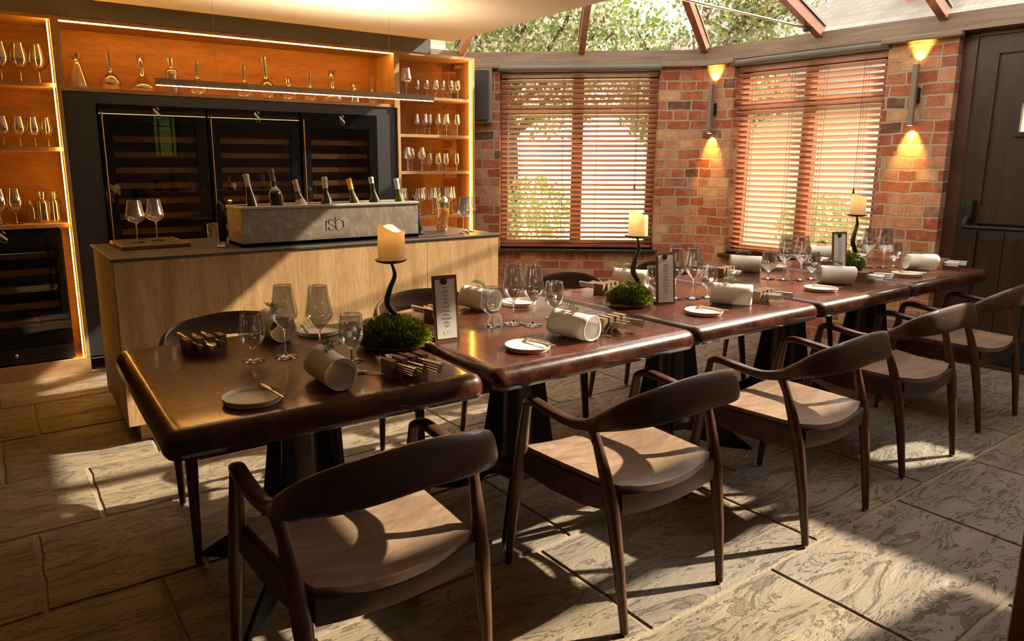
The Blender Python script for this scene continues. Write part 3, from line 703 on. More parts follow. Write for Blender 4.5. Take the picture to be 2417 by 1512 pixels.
PROF = dict(
    wine=(.038, .095, curve([(.012, .100), (.030, .118), (.0425, .138), (.041, .160), (.034, .200), (.029, .236)])),
    water=(.036, .045, curve([(.014, .049), (.030, .060), (.040, .082), (.0405, .105), (.037, .130), (.034, .152)])),
    balloon=(.038, .105, curve([(.014, .108), (.035, .120), (.050, .140), (.047, .160), (.040, .195), (.034, .232)])),
    goblet=(.038, .075, curve([(.014, .079), (.038, .098), (.052, .130), (.050, .165), (.041, .205), (.036, .228)])),
    small=(.030, .055, curve([(.010, .058), (.024, .072), (.032, .095), (.030, .125), (.025, .160), (.022, .180)])),
    shelf=(.032, .085, curve([(.010, .089), (.027, .105), (.036, .130), (.034, .155), (.028, .190), (.025, .205)])))
proto = {}
def glass(kind, loc, label, group=None, cat='wine glass', name='wine_glass', single=False, scale=1):
    key = (kind, single)
    if key not in proto:
        e = empty(name, loc, 0, label, cat, group); fr_, sh, pf = PROF[kind]
        if single:
            col.objects.unlink(e); bpy.data.objects.remove(e)
            tmp = empty('tmp', (0, 0, 0)); glass_parts(tmp, fr_, sh, pf, n=18, single=True); o = tmp.children[0]; o.parent = None
            bpy.data.objects.remove(tmp); o.name = name; o.location = loc; tag(o, label, cat, group); o.scale = (scale,) * 3; proto[key] = o; return o
        glass_parts(e, fr_, sh, pf, stem_r=.0045 if kind == 'water' else .0032); e.scale = (scale,) * 3; proto[key] = e; return e
    o = dup(proto[key], loc, 0, label, group, scale); o.name = name; o['category'] = cat
    return o
TZ = .763
def tt(x, y): p = at_z(x, y, TZ); return (p.x, p.y, TZ)

# shelf glasses
def row(kind, pts, where, grp, scale=1, cat='wine glass'):
    for i, p in enumerate(pts): glass(kind, p, '%s from the left on %s' % (ORD[i] + ' clear glass', where), grp, cat, single=True, scale=scale)
row('goblet', [(.03, 5.46, 1.876), (.13, 5.44, 1.876), (.23, 5.44, 1.876), (.33, 5.44, 1.876)], 'the top shelf of left unit', 'goblets on the top left shelf', 1.05)
row('goblet', [(.02, 5.44, 1.484), (.10, 5.44, 1.484), (.185, 5.44, 1.484), (.265, 5.44, 1.484), (.34, 5.46, 1.484)], 'the middle shelf of left unit', 'goblets on the middle left shelf', .82)
row('goblet', [(-.05, 5.44, 1.001), (.03, 5.44, 1.001), (.115, 5.44, 1.001)], 'the lowest shelf of left unit', 'goblets on the lowest left shelf', .98)
row('balloon', [(2.885, 5.52, 1.935), (2.95, 5.42, 1.935)], 'top right shelf, large balloon bowl', 'balloon glasses on the top right shelf', 1.0)
row('shelf', [(3.13, 5.56, 1.935), (3.20, 5.52, 1.935), (3.26, 5.46, 1.935), (3.31, 5.57, 1.935), (3.345, 5.48, 1.935), (3.395, 5.43, 1.935), (3.445, 5.40, 1.935)], 'the top shelf of right unit, small tulip bowl', 'tulip glasses on the top right shelf', .78)
row('wine', [(3.13, 5.58, 1.627), (3.19, 5.54, 1.627), (3.25, 5.56, 1.627), (3.29, 5.48, 1.627), (3.345, 5.43, 1.627), (3.39, 5.54, 1.627), (3.45, 5.42, 1.627)], 'the second shelf of right unit', 'glasses on the second right shelf', .78)
row('shelf', [(2.85, 5.44, 1.322), (2.90, 5.50, 1.322), (2.95, 5.43, 1.322), (3.0, 5.50, 1.322), (3.05, 5.54, 1.322), (3.085, 5.42, 1.322)], 'the third shelf of right unit, tall left cluster', 'taller glasses on the third right shelf', .98)
row('small', [(3.17, 5.56, 1.322), (3.21, 5.50, 1.322), (3.26, 5.43, 1.322), (3.31, 5.53, 1.322), (3.35, 5.45, 1.322), (3.40, 5.57, 1.322), (3.45, 5.43, 1.322)], 'the third shelf of right unit, short right cluster', 'short glasses on the third right shelf', .85)
row('balloon', [(2.885, 5.45, .941), (2.95, 5.52, .941), (3.06, 5.42, .941), (3.14, 5.52, .941), (3.20, 5.44, .941), (3.29, 5.52, .941), (3.36, 5.43, .941), (3.44, 5.50, .941)], 'the fourth shelf of right unit', 'glasses on the fourth right shelf', 1.02)

def vessel(name, prof, loc, label, cat, grp=None, n=28):
    e = B().lathe(prof, n).build(name, 'glass', loc=loc); return tag(e, label, cat, grp)
DEC = [  # (x, height, base radius, kind)
    (.545, .225, .058, 'cone', 'tapered decanter with flared lip'), (.737, .245, .062, 'flask', 'round decanter with straight tall neck'), (.930, .245, .078, 'ship', 'wide decanter with flared long neck'),
    (1.12, .245, .042, 'cyl', 'cylindrical decanter with funnel neck'), (1.29, .235, .066, 'flask', 'round decanter partly behind the left end of pendant light'), (1.62, .232, .068, 'flask', 'round decanter with open straight neck right of the pendant cable'),
    (1.79, .305, .064, 'tall', 'tallest decanter with slanted long neck'), (1.955, .16, .066, 'squat', 'squat round decanter with short curved neck'), (2.125, .215, .06, 'flask', 'small round decanter with narrow neck'),
    (2.31, .245, .085, 'ship', 'widest decanter with flared neck near the right end'), (2.50, .165, .045, 'cone', 'short carafe with flared lip'), (2.655, .22, .05, 'flask', 'slim decanter against the right end of niche')]
for x, h, r, k, lb in DEC:
    if k == 'cone': pf = curve([(.001, .002), (r, .003), (r * .95, h * .25), (r * .5, h * .68), (r * .36, h * .78), (r * .7, h)])
    elif k == 'cyl': pf = curve([(.001, .002), (r, .003), (r, h * .3), (r, h * .6), (r * .8, h * .68), (r * .4, h * .74), (r * .62, h)])
    elif k == 'ship': pf = curve([(.001, .002), (r * .8, .003), (r, h * .14), (r * .6, h * .32), (r * .24, h * .5), (r * .2, h * .75), (r * .42, h)])
    elif k == 'squat': pf = curve([(.001, .002), (r * .7, .003), (r, h * .3), (r * .5, h * .58), (r * .3, h * .72), (r * .52, h)])
    else: pf = curve([(.001, .002), (r * .7, .003), (r, h * .2), (r * .75, h * .38), (r * .28, h * .5), (r * .25, h * .7), (r * .33, h)])
    d = vessel('glass_decanter', pf, (x, 5.47, 1.86), 'clear ' + lb + ' in the amber niche', 'decanter', 'decanters in the amber niche')
    if k == 'tall': d.rotation_euler = (0, math.radians(-3), 0)
for i, (x, h, r, lb) in enumerate([(.205, .14, .030, 'small clear carafe behind on the lowest left shelf'), (.275, .20, .042, 'left of two tall clear carafes on the lowest left shelf'), (.352, .20, .038, 'right of two tall clear carafes on the lowest left shelf')]):
    vessel('glass_carafe', curve([(.001, .002), (r, .003), (r, h * .4), (r * .95, h * .68), (r * .55, h * .8), (r * .75, h)]), (x - .01 * i, 5.45 + (.1 if i == 0 else 0), 1.001), lb, 'carafe')

# ------------------------------------------------------------------ bar counter
bar = empty('bar_counter', (0, 0, 0), 0, 'pale oak bar counter with thin dark stone top', 'bar')
BX0, BX1, BY0, BY1, BZ = .423, 2.685, 3.711, 4.51, .935
B().box(BX0 + .012, BY0 + .012, .10, BX0 + .035, BY1 - .01, BZ - .018).build('end_panel', 'oak', bar, smooth=0)
for a, c in ((BX0 + .012, 2.140), (2.143, BX1 - .010)): B().box(a, BY0 + .005, .10, c, BY0 + .03, BZ - .018).build('front_panel', 'oak', bar, smooth=0)
B().box(BX1 - .035, BY0 + .03, .10, BX1 - .012, BY1 - .01, BZ - .018).build('end_panel', 'oak', bar, smooth=0)
B().box(BX0 + .035, BY0 + .03, .10, BX1 - .035, BY1 - .01, .13).build('base_panel', 'oak_h', bar, smooth=0)
B().box(BX0 + .07, BY0 + .07, 0, BX1 - .07, BY1 - .07, .10).build('plinth', 'oak_h', bar, smooth=0)
B().box(BX0, BY0, BZ - .016, BX1 + .012, BY1, BZ, .003).build('worktop', 'barstone', bar, smooth=0)

# slim pendant lamp
pl = empty('linear_pendant_lamp', (1.59, 4.1, 1.79), 0, 'slim linear brass pendant lamp hanging over the bar', 'lamp')
pb = B(); pb.box(-.835, -.014, -.010, .835, .014, .012); pb.box(-.835, -.014, .012, .835, -.011, .024); pb.box(-.835, .011, .012, .835, .014, .024); pb.box(-.835, -.011, .012, -.830, .011, .024); pb.box(.830, -.011, .012, .835, .011, .024); pb.build('bar', 'brassbody', pl, smooth=0)
B().box(-.83, -.0145, -.0125, .83, -.0065, -.0100).build('light_strip', 'ledwhite', pl, smooth=0)
B().box(-.82, -.008, .0122, .82, .008, .0135).build('added_ceiling_glow', 'led_ceiling_fill', pl, smooth=0)  # glowing strip added on top of the pendant to brighten the ceiling
for x in (-.52, .527):
    B().tube([(x, 0, .016), (x, 0, .55)], .0014, 5).build('cable', 'steel', pl)

# tray with two glasses
tr = empty('serving_tray', (.690, 4.27, BZ), math.radians(1.5), 'dark wooden serving tray with slate inlay at left of bar', 'tray')
o = B(); o.box(-.17, -.20, 0, .17, -.18, .022, .004); o.box(-.17, .18, 0, .17, .20, .022, .004); o.box(-.17, -.18, 0, -.15, .18, .022, .004); o.box(.15, -.18, 0, .17, .18, .022, .004); o.build('rim', 'traywood', tr, smooth=0)
B().box(-.15, -.18, .001, .15, .18, .016).build('inlay', 'traytop', tr, smooth=0)
glass('balloon', (.634, 4.29, BZ + .016), 'left of two wine glasses on the wooden tray', 'tray glasses'); glass('balloon', (.745, 4.35, BZ + .016), 'right of two wine glasses on the wooden tray', 'tray glasses')
glass('balloon', (2.50, 3.86, BZ), 'front wine glass at the right end of bar', 'bar end glasses'); glass('balloon', (2.585, 3.93, BZ), 'rear wine glass at the right end of bar', 'bar end glasses')

# carafe of golden drink
cf = empty('glass_carafe', (2.47, 4.08, BZ), 0, 'tall glass carafe half full of golden drink on the bar', 'carafe')
pf = curve([(.001, .003), (.037, .004), (.040, .05), (.046, .11), (.052, .165), (.054, .19), (.045, .215), (.032, .228), (.031, .25), (.033, .292)])
B().lathe(pf, 32).build('vessel', 'glass', cf)
B().lathe(curve([(.001, .005), (.034, .006), (.037, .05), (.043, .11), (.0475, .152), (.001, .152)]), 28).build('golden_drink', 'cider', cf)

# zinc wine trough
bx = empty('wine_trough', (0, 0, 0), 0, 'mottled zinc wine trough standing on the bar, lettered front', 'trough')
X0, X1, Y0_, Y1_, ZT = 1.078, 2.155, 3.845, 4.12, 1.137
o = B(); o.box(X0, Y0_, BZ, X1, Y0_ + .012, ZT); o.box(X0, Y1_ - .012, BZ, X1, Y1_, ZT); o.box(X0, Y0_ + .012, BZ, X0 + .012, Y1_ - .012, ZT); o.box(X1 - .012, Y0_ + .012, BZ, X1, Y1_ - .012, ZT); o.box(X0, Y0_, BZ, X1, Y1_, BZ + .02)
o.build('trough_body', 'zinc', bx, smooth=0)
o = B(); o.box(X0 - .006, Y0_ - .006, ZT, X1 + .006, Y0_ + .016, ZT + .016, .003); o.box(X0 - .006, Y1_ - .016, ZT, X1 + .006, Y1_ + .006, ZT + .016, .003); o.box(X0 - .006, Y0_ + .016, ZT, X0 + .016, Y1_ - .016, ZT + .016, .003); o.box(X1 - .016, Y0_ + .016, ZT, X1 + .006, Y1_ - .016, ZT + .016, .003)
o.build('rim', 'steelrim', bx, smooth=0)
B().box(X0 + .012, Y0_ + .012, BZ + .02, X1 - .012, Y1_ - .012, BZ + .085).build('ice_bed', 'ice', bx, smooth=0, )
for xk, yk in ((X0 + .005, Y1_ - .06), (X1 - .005, Y1_ - .06)):
    B().lathe([(.001, 0), (.006, 0), (.005, .012), (.013, .018), (.014, .024), (.008, .03), (.001, .031)], 14, Matrix.Translation((xk, yk, ZT + .016))).build('knob', 'steel', bx)
sc_ = 23.26
def lp(X, Y): p = at_y(740 + X / sc_, 495 + Y / sc_, Y0_ - .001); return (p.x, Y0_ - .0008, p.z)
lg = B()
for st in ([(695, 560), (715, 750), (720, 950), (722, 1130)],
           [(715, 700), (760, 620), (850, 548), (950, 522), (1060, 522), (1165, 565)],
           [(905, 545), (862, 600), (855, 690), (900, 770), (1040, 808), (1180, 850), (1232, 930), (1220, 1020), (1150, 1080), (1030, 1100), (920, 1070), (862, 1000), (840, 915)],
           [(1203, 395), (1210, 520), (1215, 700), (1222, 850), (1250, 960), (1330, 1050), (1440, 1085), (1560, 1050), (1640, 950), (1670, 800), (1640, 640), (1560, 540), (1450, 500), (1340, 530), (1258, 615)]):
    lg.tube([lp(*q) for q in st], .0011, 6)
lg.build('lettering', 'black', bx)

def bottle(i, top, lean, kind, capm, label, neck_label=None):
    e = empty('wine_bottle', (0, 0, 0), 0, label, 'bottle', None)
    H = .30
    t = Vector((top[0], 3.985, top[2])); d = Vector((math.sin(lean), .10, math.cos(lean))).normalized()
    basep = t - d * H
    e.location = basep; e.rotation_euler = d.to_track_quat('Z', 'Y').to_euler()
    if kind == 'slope': pf = curve([(.001, 0), (.037, .002), (.038, .03), (.038, .12), (.032, .16), (.018, .205), (.0145, .24), (.0140, .30), (.001, .3005)], 4)
    elif kind == 'flute': pf = curve([(.001, 0), (.035, .002), (.036, .03), (.036, .10), (.028, .16), (.018, .21), (.0140, .25), (.0135, .30), (.001, .3005)], 4)
    else: pf = curve([(.001, 0), (.036, .002), (.037, .03), (.037, .15), (.034, .178), (.018, .203), (.0145, .215), (.0140, .30), (.001, .3005)], 4)
    gm = {'green': 'bottle_green', 'amber': 'bottle_amber'}.get(neck_label[0] if neck_label else '', 'bottle')
    B().lathe(pf, 28).build('bottle_glass', gm, e)
    short = capm == 'cap_cream2'
    cz = .262 if short else .236
    B().lathe([(.0152, cz), (.0152, .284), (.0165, .286), (.0165, .296), (.0155, .3005), (.001, .3015)], 24).build('capsule', 'cap_cream' if short else capm, e)
    if neck_label and neck_label[1]:
        kind2 = neck_label[1]; lb = B()
        if kind2 == 'collar': lb.lathe([(.0365, .150), (.0335, .160), (.0270, .178), (.0235, .190)], 28); lb.build('neck_label', 'label_cream', e); B().lathe([(.001, .0), (.008, 0), (.009, -.002)], 12, Matrix.Translation((-.006, -.029, .174)) @ Matrix.Rotation(PI / 2 - .5, 4, 'X')).build('label_mark', 'label_red', e)
        else:
            lb.lathe([(.001, .0), (.014, -.001), (.015, -.003)], 16, Matrix.Translation((.012, -.027, .170)) @ Matrix.Rotation(PI / 2 - .5, 4, 'X') @ Matrix.Diagonal((1, 1.3, 1, 1))); lb.build('neck_label', 'cap_white', e)
            if kind2 == 'oval_green': B().lathe([(.0005, .0), (.004, -.0005)], 10, Matrix.Translation((.012, -.0285, .172)) @ Matrix.Rotation(PI / 2 - .5, 4, 'X')).build('label_mark', 'label_green', e)
bottle(0, (1.157, 0, 1.32), -.13, 'flute', 'cap_white', 'green flute bottle with silver-white capsule, leftmost in the trough', ('', None))
bottle(1, (1.298, 0, 1.345), -.10, 'shoulder', 'cap_green', 'dark round-shouldered bottle with green capsule, second in the trough', ('', None))
bottle(2, (1.431, 0, 1.287), -.20, 'slope', 'cap_cream', 'bottle with cream capsule and cream neck label bearing a red mark', ('amber', 'collar'))
bottle(3, (1.611, 0, 1.302), -.02, 'slope', 'cap_cream', 'upright dark bottle with cream capsule in the middle of the trough', ('', None))
bottle(4, (1.763, 0, 1.291), -.19, 'slope', 'cap_yellow', 'bottle with bright yellow capsule and white oval neck label', ('amber', 'oval_green'))
bottle(5, (1.908, 0, 1.299), -.12, 'slope', 'cap_cream2', 'dark bottle with short cream wax cap, second from the right', ('', 'oval'))
bottle(6, (2.081, 0, 1.287), -.11, 'slope', 'cap_white', 'yellow-green bottle with white capsule, rightmost in the trough', ('green', None))

def lever(loc, lean, label, silver):
    e = empty('lever_corkscrew', loc, 0, label, 'corkscrew')
    B().lathe([(.001, 0), (.030, 0), (.032, .006), (.024, .014), (.020, .03), (.001, .032)], 20).build('base_cup', 'steel' if silver else 'iron', e)
    B().tube([(0, 0, .03), (lean * .3, 0, .10), (lean * .7, 0, .18), (lean, 0, .235)], [(.017, .02), (.015, .019), (.013, .018), (.008, .012)], 10).build('body', 'iron', e)
    B().tube([(lean * .2 + .018, 0, .05), (lean * .6 + .020, 0, .14), (lean + .014, 0, .225), (lean - .004, 0, .248)], [.007, .008, .008, .006], 8).build('lever_arm', 'black', e)
lever((1.002, 3.95, BZ), -.006, 'black upright lever corkscrew with silver foot left of the trough', True)
lever((2.235, 3.97, BZ), -.045, 'black leaning lever corkscrew right of the trough', False)
for i, (x, y_) in enumerate(((1.03, 4.20), (1.075, 4.26))):
    vessel('tumbler', [(.001, .003), (.03, .003), (.034, .05), (.036, .105)], (x, y_ + .05, BZ), ['left', 'right'][i] + ' clear tumbler behind the left end of the trough', 'tumbler', 'tumblers behind the trough', 20)

# speaker on the brick wall
sp = empty('wall_speaker', L1(-1.955, -.005, 1.975), RZ1, 'black grille loudspeaker in bronze case on brick beside the blind', 'speaker')
B().box(-.095, -.085, -.235, .095, .0, .235, .008).build('case', 'speaker_body', sp, smooth=0)
g = B(); g.prism([(-.068, -.085), (-.058, -.115), (.0, -.13), (.058, -.115), (.068, -.085)], 'z', -.205, .215); g.build('grille', 'speaker', sp, smooth=40)
B().box(-.03, -.03, .225, .03, .0, .25).build('bracket', 'iron', sp, smooth=0)
B().tube([(-.02, -.01, .25), (-.03, -.012, .275), (-.08, -.012, .285)], .004, 6).build('cable', 'black', sp)

# wall sconces
def sconce(u, label, k):
    e = empty('wall_sconce', L2(u, -.055, 1.85), RZ2, label, 'sconce')
    B().box(-.016, -.020, -.205, .016, .020, .205).build('bar', 'speaker_body', e, smooth=0)
    B().box(-.028, .020, -.05, .028, .054, .05, .004).build('wall_bracket', 'iron', e, smooth=0)
    for s in (1, -1):
        B().box(-.010, -.012, .2052 * s - .0006, .010, .014, .2052 * s + .0006).build('lens', 'lens', e, smooth=0)
        ld = bpy.data.lights.new('sconce_beam', 'SPOT'); ld.energy = 20; ld.color = (1, .46, .08); ld.spot_size = math.radians(66); ld.spot_blend = .6; ld.shadow_soft_size = .012
        lo = bpy.data.objects.new('sconce_beam', ld); col.objects.link(lo); lo.parent = e; lo.location = (0, .012, .212 * s)
        lo.rotation_euler = (PI - math.radians(24) if s > 0 else math.radians(24), 0, 0)
sconce(.115, 'slim bronze up-and-down wall sconce on brick between the two blinds', 0)
sconce(1.715, 'slim bronze up-and-down wall sconce on the brick pier beside the door', 1)

# ------------------------------------------------------------------ tables
TX = [(.270, 1.158), (1.172, 2.118), (2.126, 2.988), (2.996, 3.868), (3.890, 4.830)]
TY = [(1.650, 2.590), (1.650, 2.610), (1.675, 2.630), (1.680, 2.625), (1.690, 2.640)]
TN = ['nearest table', 'second table', 'middle table', 'fourth table', 'farthest table']
PCX = [.735, 1.645, 2.555, 3.49, 4.36]
def tabletop(hx, hy):
    b = B(); r = .028; prof = [(.028, .691), (.010, .694), (.002, .704), (0, .716), (.001, .732), (.006, .746), (.016, .757), (.03, .762), (.045, .763)]
    def outline(i):
        pts = []; cr = .045
        c = max(cr - i, .006)
        for (sx, sy, a0) in ((1, 1, 0), (-1, 1, 90), (-1, -1, 180), (1, -1, 270)):
            for k in range(6):
                a = math.radians(a0 + k * 18); pts.append((sx * (hx - i - c) + c * math.cos(a), sy * (hy - i - c) + c * math.sin(a)))
        return pts
    vs = []; n = 24
    for i, z in prof: vs += [(x, y, z) for x, y in outline(i)]
    fs = [(q * n + k, q * n + (k + 1) % n, (q + 1) * n + (k + 1) % n, (q + 1) * n + k) for q in range(len(prof) - 1) for k in range(n)]
    fs.append(tuple(range(n - 1, -1, -1))); fs.append(tuple((len(prof) - 1) * n + k for k in range(n)))
    return b.add(vs, fs)
for i in range(5):
    (xa, xb), (ya, yb) = TX[i], TY[i]; cx, cy = (xa + xb) / 2, (ya + yb) / 2
    t = empty('dining_table', (cx, cy, 0), 0, 'square pedestal table with thick red-brown top, ' + ['nearest the camera', 'second from the camera', 'third from the camera, middle of row', 'fourth from the camera', 'farthest from the camera by the door'][i], 'table', 'dining tables in the row')
    t.rotation_euler = (0, 0, math.radians([-1.2, .6, .3, .3, .2][i]))
    tabletop((xb - xa) / 2, (yb - ya) / 2).build('tabletop', 'tabletop', t, smooth=40)
    px_ = PCX[i] - cx; py_ = [2.115, 2.145, 2.145, 2.16, 2.16][i] - cy
    pc = empty('pedestal', (px_, py_, 0)); pc.parent = t
    B().lathe([(.001, .69), (.10, .69), (.10, .675), (.062, .66), (.060, .60), (.066, .40), (.070, .24), (.074, .225), (.105, .215), (.120, .195), (.112, .165), (.085, .145), (.05, .138), (.001, .137)], 28).build('column', 'walnut_v', pc)
    for k in range(4):
        a = PI / 4 + k * PI / 2; mt = Matrix.Rotation(a, 4, 'Z')
        poly = [(.04, .675), (.085, .675), (.150, .225), (.165, .205), (.30, .125), (.385, .060), (.395, .046), (.375, .044), (.25, .052), (.150, .082), (.135, .110), (.115, .125), (.04, .13)]
        B().prism(poly, 'y', -.007, .007, mt).build('foot_plate', 'iron', pc, smooth=0)
        g_ = B(); g_.lathe([(.001, 0), (.013, 0), (.012, .006), (.005, .018), (.005, .032), (.009, .034), (.009, .04), (.001, .046)], 14, mt @ Matrix.Translation((.375, 0, 0))); g_.build('levelling_foot', 'steel', pc)

# ------------------------------------------------------------------ chairs
def sweep(path, sec, n=14):
    # path: list of Vector ; sec: (half thickness, half height, lean) per point ; superelliptic section
    b = B(); vs = []; N = len(path)
    for i in range(N):
        t = (path[min(i + 1, N - 1)] - path[max(i - 1, 0)]); t.z *= .6; t.normalize()
        out = t.cross(Vector((0, 0, 1))).normalized(); upv = Vector((0, 0, 1)); w_, h_, ln = sec[i]
        upv = (upv + out * ln).normalized(); up2 = (upv - t * upv.dot(t)).normalized()
        for k in range(n):
            a = 2 * PI * k / n; c_, s_ = math.cos(a), math.sin(a); ex = .75
            vs.append(tuple(path[i] + out * w_ * math.copysign(abs(c_) ** ex, c_) + up2 * h_ * math.copysign(abs(s_) ** ex, s_)))
    fs = [(i * n + k, i * n + (k + 1) % n, (i + 1) * n + (k + 1) % n, (i + 1) * n + k) for i in range(N - 1) for k in range(n)]
    fs.append(tuple(range(n - 1, -1, -1))); fs.append(tuple((N - 1) * n + k for k in range(n)))
    return b.add(vs, fs)
def smooth_path(P, Sx, m=6):
    out = []; so = []
    for i in range(len(P) - 1):
        q = [max(i - 1, 0), i, i + 1, min(i + 2, len(P) - 1)]
        for k in range(m):
            t = k / m
            def cr(a, b_, c_, d_): return .5 * ((2 * b_) + (-a + c_) * t + (2 * a - 5 * b_ + 4 * c_ - d_) * t * t + (-a + 3 * b_ - 3 * c_ + d_) * t ** 3)
            out.append(cr(*[P[z] for z in q])); so.append(tuple(cr(*[Sx[z][j] for z in q]) for j in range(3)))
    out.append(P[-1]); so.append(Sx[-1]); return out, so
def make_chair():
    e = empty('dining_armchair', (0, 0, 0), 0)
    half = [((.262, .172, .612), (.017, .012, 0)), ((.268, .130, .628), (.020, .014, 0)), ((.272, .05, .622), (.022, .013, 0)), ((.268, -.05, .612), (.020, .016, 0)), ((.264, -.125, .626), (.018, .020, .05)),
            ((.267, -.185, .655), (.016, .029, .12)), ((.248, -.240, .684), (.014, .040, .2)), ((.190, -.285, .706), (.012, .049, .24)), ((.10, -.306, .718), (.011, .053, .25))]
    P = [Vector(p) for p, s in half] + [Vector((0, -.312, .724))] + [Vector((-p[0], p[1], p[2])) for p, s in half[::-1]]
    Sx = [s for p, s in half] + [(.011, .053, .25)] + [s for p, s in half[::-1]]
    Pp, Ss = smooth_path(P, Sx)
    Ss = [(a, b_, c_) for a, b_, c_ in Ss]
    sweep(Pp, Ss).build('back_and_arm_rail', 'walnut', e, smooth=50)
    # seat : dished board, rounded corners
    nu, nv = 14, 12; vs = []
    def sp_(u, v):
        wv = .242 - .030 * (1 - (v + 1) / 2) ** 1.5; x = u * wv; y_ = v * .225 - .01 + (-.035 * u * u if v < 0 else .012 * (1 - u * u)) * (abs(v) ** 3) * -1
        if v < 0: y_ = v * .225 - .01 + .03 * u * u * abs(v) ** 4
        z = .448 - .020 * (1 - u * u) * (1 - .35 * v * v) + .006 * (u * u)
        return x, y_, z
    top = []; 
    for j in range(nv + 1):
        for i in range(nu + 1):
            u = -1 + 2 * i / nu; v = -1 + 2 * j / nv
            if abs(u) > .85 and abs(v) > .85: u *= .975; v *= .97
            x, y_, z = sp_(u, v); ed = max(abs(u), abs(v)); z -= .006 * max(0, (ed - .86) / .14) ** 2; top.append((x, y_, z))
    bot = [(x * .985, y_ * .985, z - (.024 if abs(x) < 2 else 0)) for x, y_, z in top]
    W_ = nu + 1; fs = []; o_ = len(top)
    for j in range(nv):
        for i in range(nu):
            a = j * W_ + i; fs.append((a, a + 1, a + 1 + W_, a + W_)); fs.append((o_ + a, o_ + a + W_, o_ + a + 1 + W_, o_ + a + 1))
    per = [i for i in range(W_)] + [j * W_ + nu for j in range(1, nv + 1)] + [nv * W_ + i for i in range(nu - 1, -1, -1)] + [j * W_ for j in range(nv - 1, 0, -1)]
    for k in range(len(per)): a, b_ = per[k], per[(k + 1) % len(per)]; fs.append((a, o_ + a, o_ + b_, b_))
    B().add(top + bot, fs).build('seat', 'walnut_sunlit', e, smooth=55)
    # apron frame
    def rail(pts, h0, h1, th):
        P_ = [Vector(p) for p in pts]; vs = []
        for i, p in enumerate(P_):
            t = (P_[min(i + 1, len(P_) - 1)] - P_[max(i - 1, 0)]).normalized(); o2 = t.cross(Vector((0, 0, 1))) * th
            zb = h0[i]
            vs += [tuple((p.x - o2.x, p.y - o2.y, zb)), tuple((p.x + o2.x, p.y + o2.y, zb)), tuple((p.x + o2.x, p.y + o2.y, h1[i])), tuple((p.x - o2.x, p.y - o2.y, h1[i]))]
        f_ = [(4 * i + a, 4 * i + (a + 1) % 4, 4 * i + 4 + (a + 1) % 4, 4 * i + 4 + a) for i in range(len(P_) - 1) for a in range(4)] + [(3, 2, 1, 0), tuple(4 * (len(P_) - 1) + a for a in range(4))]
        return B().add(vs, f_)
    n = 9
    rp = [(-.215 + .43 * k / (n - 1), -.205 - .012 * (1 - (2 * k / (n - 1) - 1) ** 2), 0) for k in range(n)]
    rail(rp, [.362 - .012 * (1 - (2 * k / (n - 1) - 1) ** 2) for k in range(n)], [.425 - .018 * (1 - (2 * k / (n - 1) - 1) ** 2) for k in range(n)], .010).build('rear_apron', 'walnut', e, smooth=60)
    fp = [(-.24 + .48 * k / (n - 1), .195, 0) for k in range(n)]
    rail(fp, [.362] * n, [.432 - .02 * (1 - (2 * k / (n - 1) - 1) ** 2) for k in range(n)], .010).build('front_apron', 'walnut', e, smooth=60)
    for s in (-1, 1):
        rail([(s * .212, -.20, 0), (s * .226, -.07, 0), (s * .238, .07, 0), (s * .248, .19, 0)], [.365, .345, .345, .362], [.428] * 4, .010).build('side_apron', 'walnut', e, smooth=60)
        B().tube([(s * .274, .250, .006), (s * .270, .228, .2), (s * .264, .203, .38), (s * .262, .192, .47), (s * .261, .178, .56), (s * .261, .168, .612)], [(.0125, .0125), (.017, .017), (.021, .022), (.020, .021), (.016, .018), (.014, .017)], 14).build('leg', 'walnut_v', e, smooth=60)
        B().tube([(s * .228, -.255, .006), (s * .236, -.232, .2), (s * .243, -.203, .38), (s * .250, -.178, .48), (s * .257, -.150, .57), (s * .264, -.128, .625)], [(.0125, .0125), (.017, .0175), (.021, .024), (.018, .020), (.014, .015), (.017, .018)], 14).build('leg', 'walnut_v', e, smooth=60)
        for (gx, gy) in ((s * .2745, .251), (s * .228, -.2555)):
            B().lathe([(.001, 0), (.009, 0), (.009, .007), (.001, .007)], 12, Matrix.Translation((gx, gy, 0))).build('glide', 'steel', e)
    return e
chair = make_chair()
fronts = [(.700, 1.585, 1.0, 'dark wooden armchair in the front row, nearest the camera at the near table end'), (1.625, 1.560, 1.2, 'second armchair in the front row, sunlit pale seat, beside the second table'),
          (2.530, 1.540, 2.0, 'third armchair in the front row, brightly sunlit seat, at the middle table'), (3.435, 1.600, -2.0, 'fourth armchair in the front row, reddish leg in the bright floor patch'),
          (4.315, 1.640, -1.0, 'fifth armchair in the front row, last one in front of the dark door')]
backs = [(.735, 2.668, 'first armchair on the bar side, its curved back before the bar front at nearest table'), (1.66, 2.700, 'second armchair on the bar side, curved back behind the nearest tall menu'),
         (2.600, 2.720, 'third armchair on the bar side, curved back before the brick under front window'), (3.400, 2.760, 'fourth armchair on the bar side, at the brick corner'), (4.350, 2.740, 'fifth armchair on the bar side, below the right blind')]
first = True
for x, y_, a, lb in fronts:
    if first: c = chair; c.location = (x, y_, 0); c.rotation_euler = (0, 0, math.radians(a)); first = False
    else: c = dup(chair, (x, y_, 0), math.radians(a))
    tag(c, lb, 'chair', 'dining armchairs around the tables')
for x, y_, lb in backs: tag(dup(chair, (x, y_, 0), PI + math.radians(random.uniform(-2, 2))), lb, 'chair', 'dining armchairs around the tables')

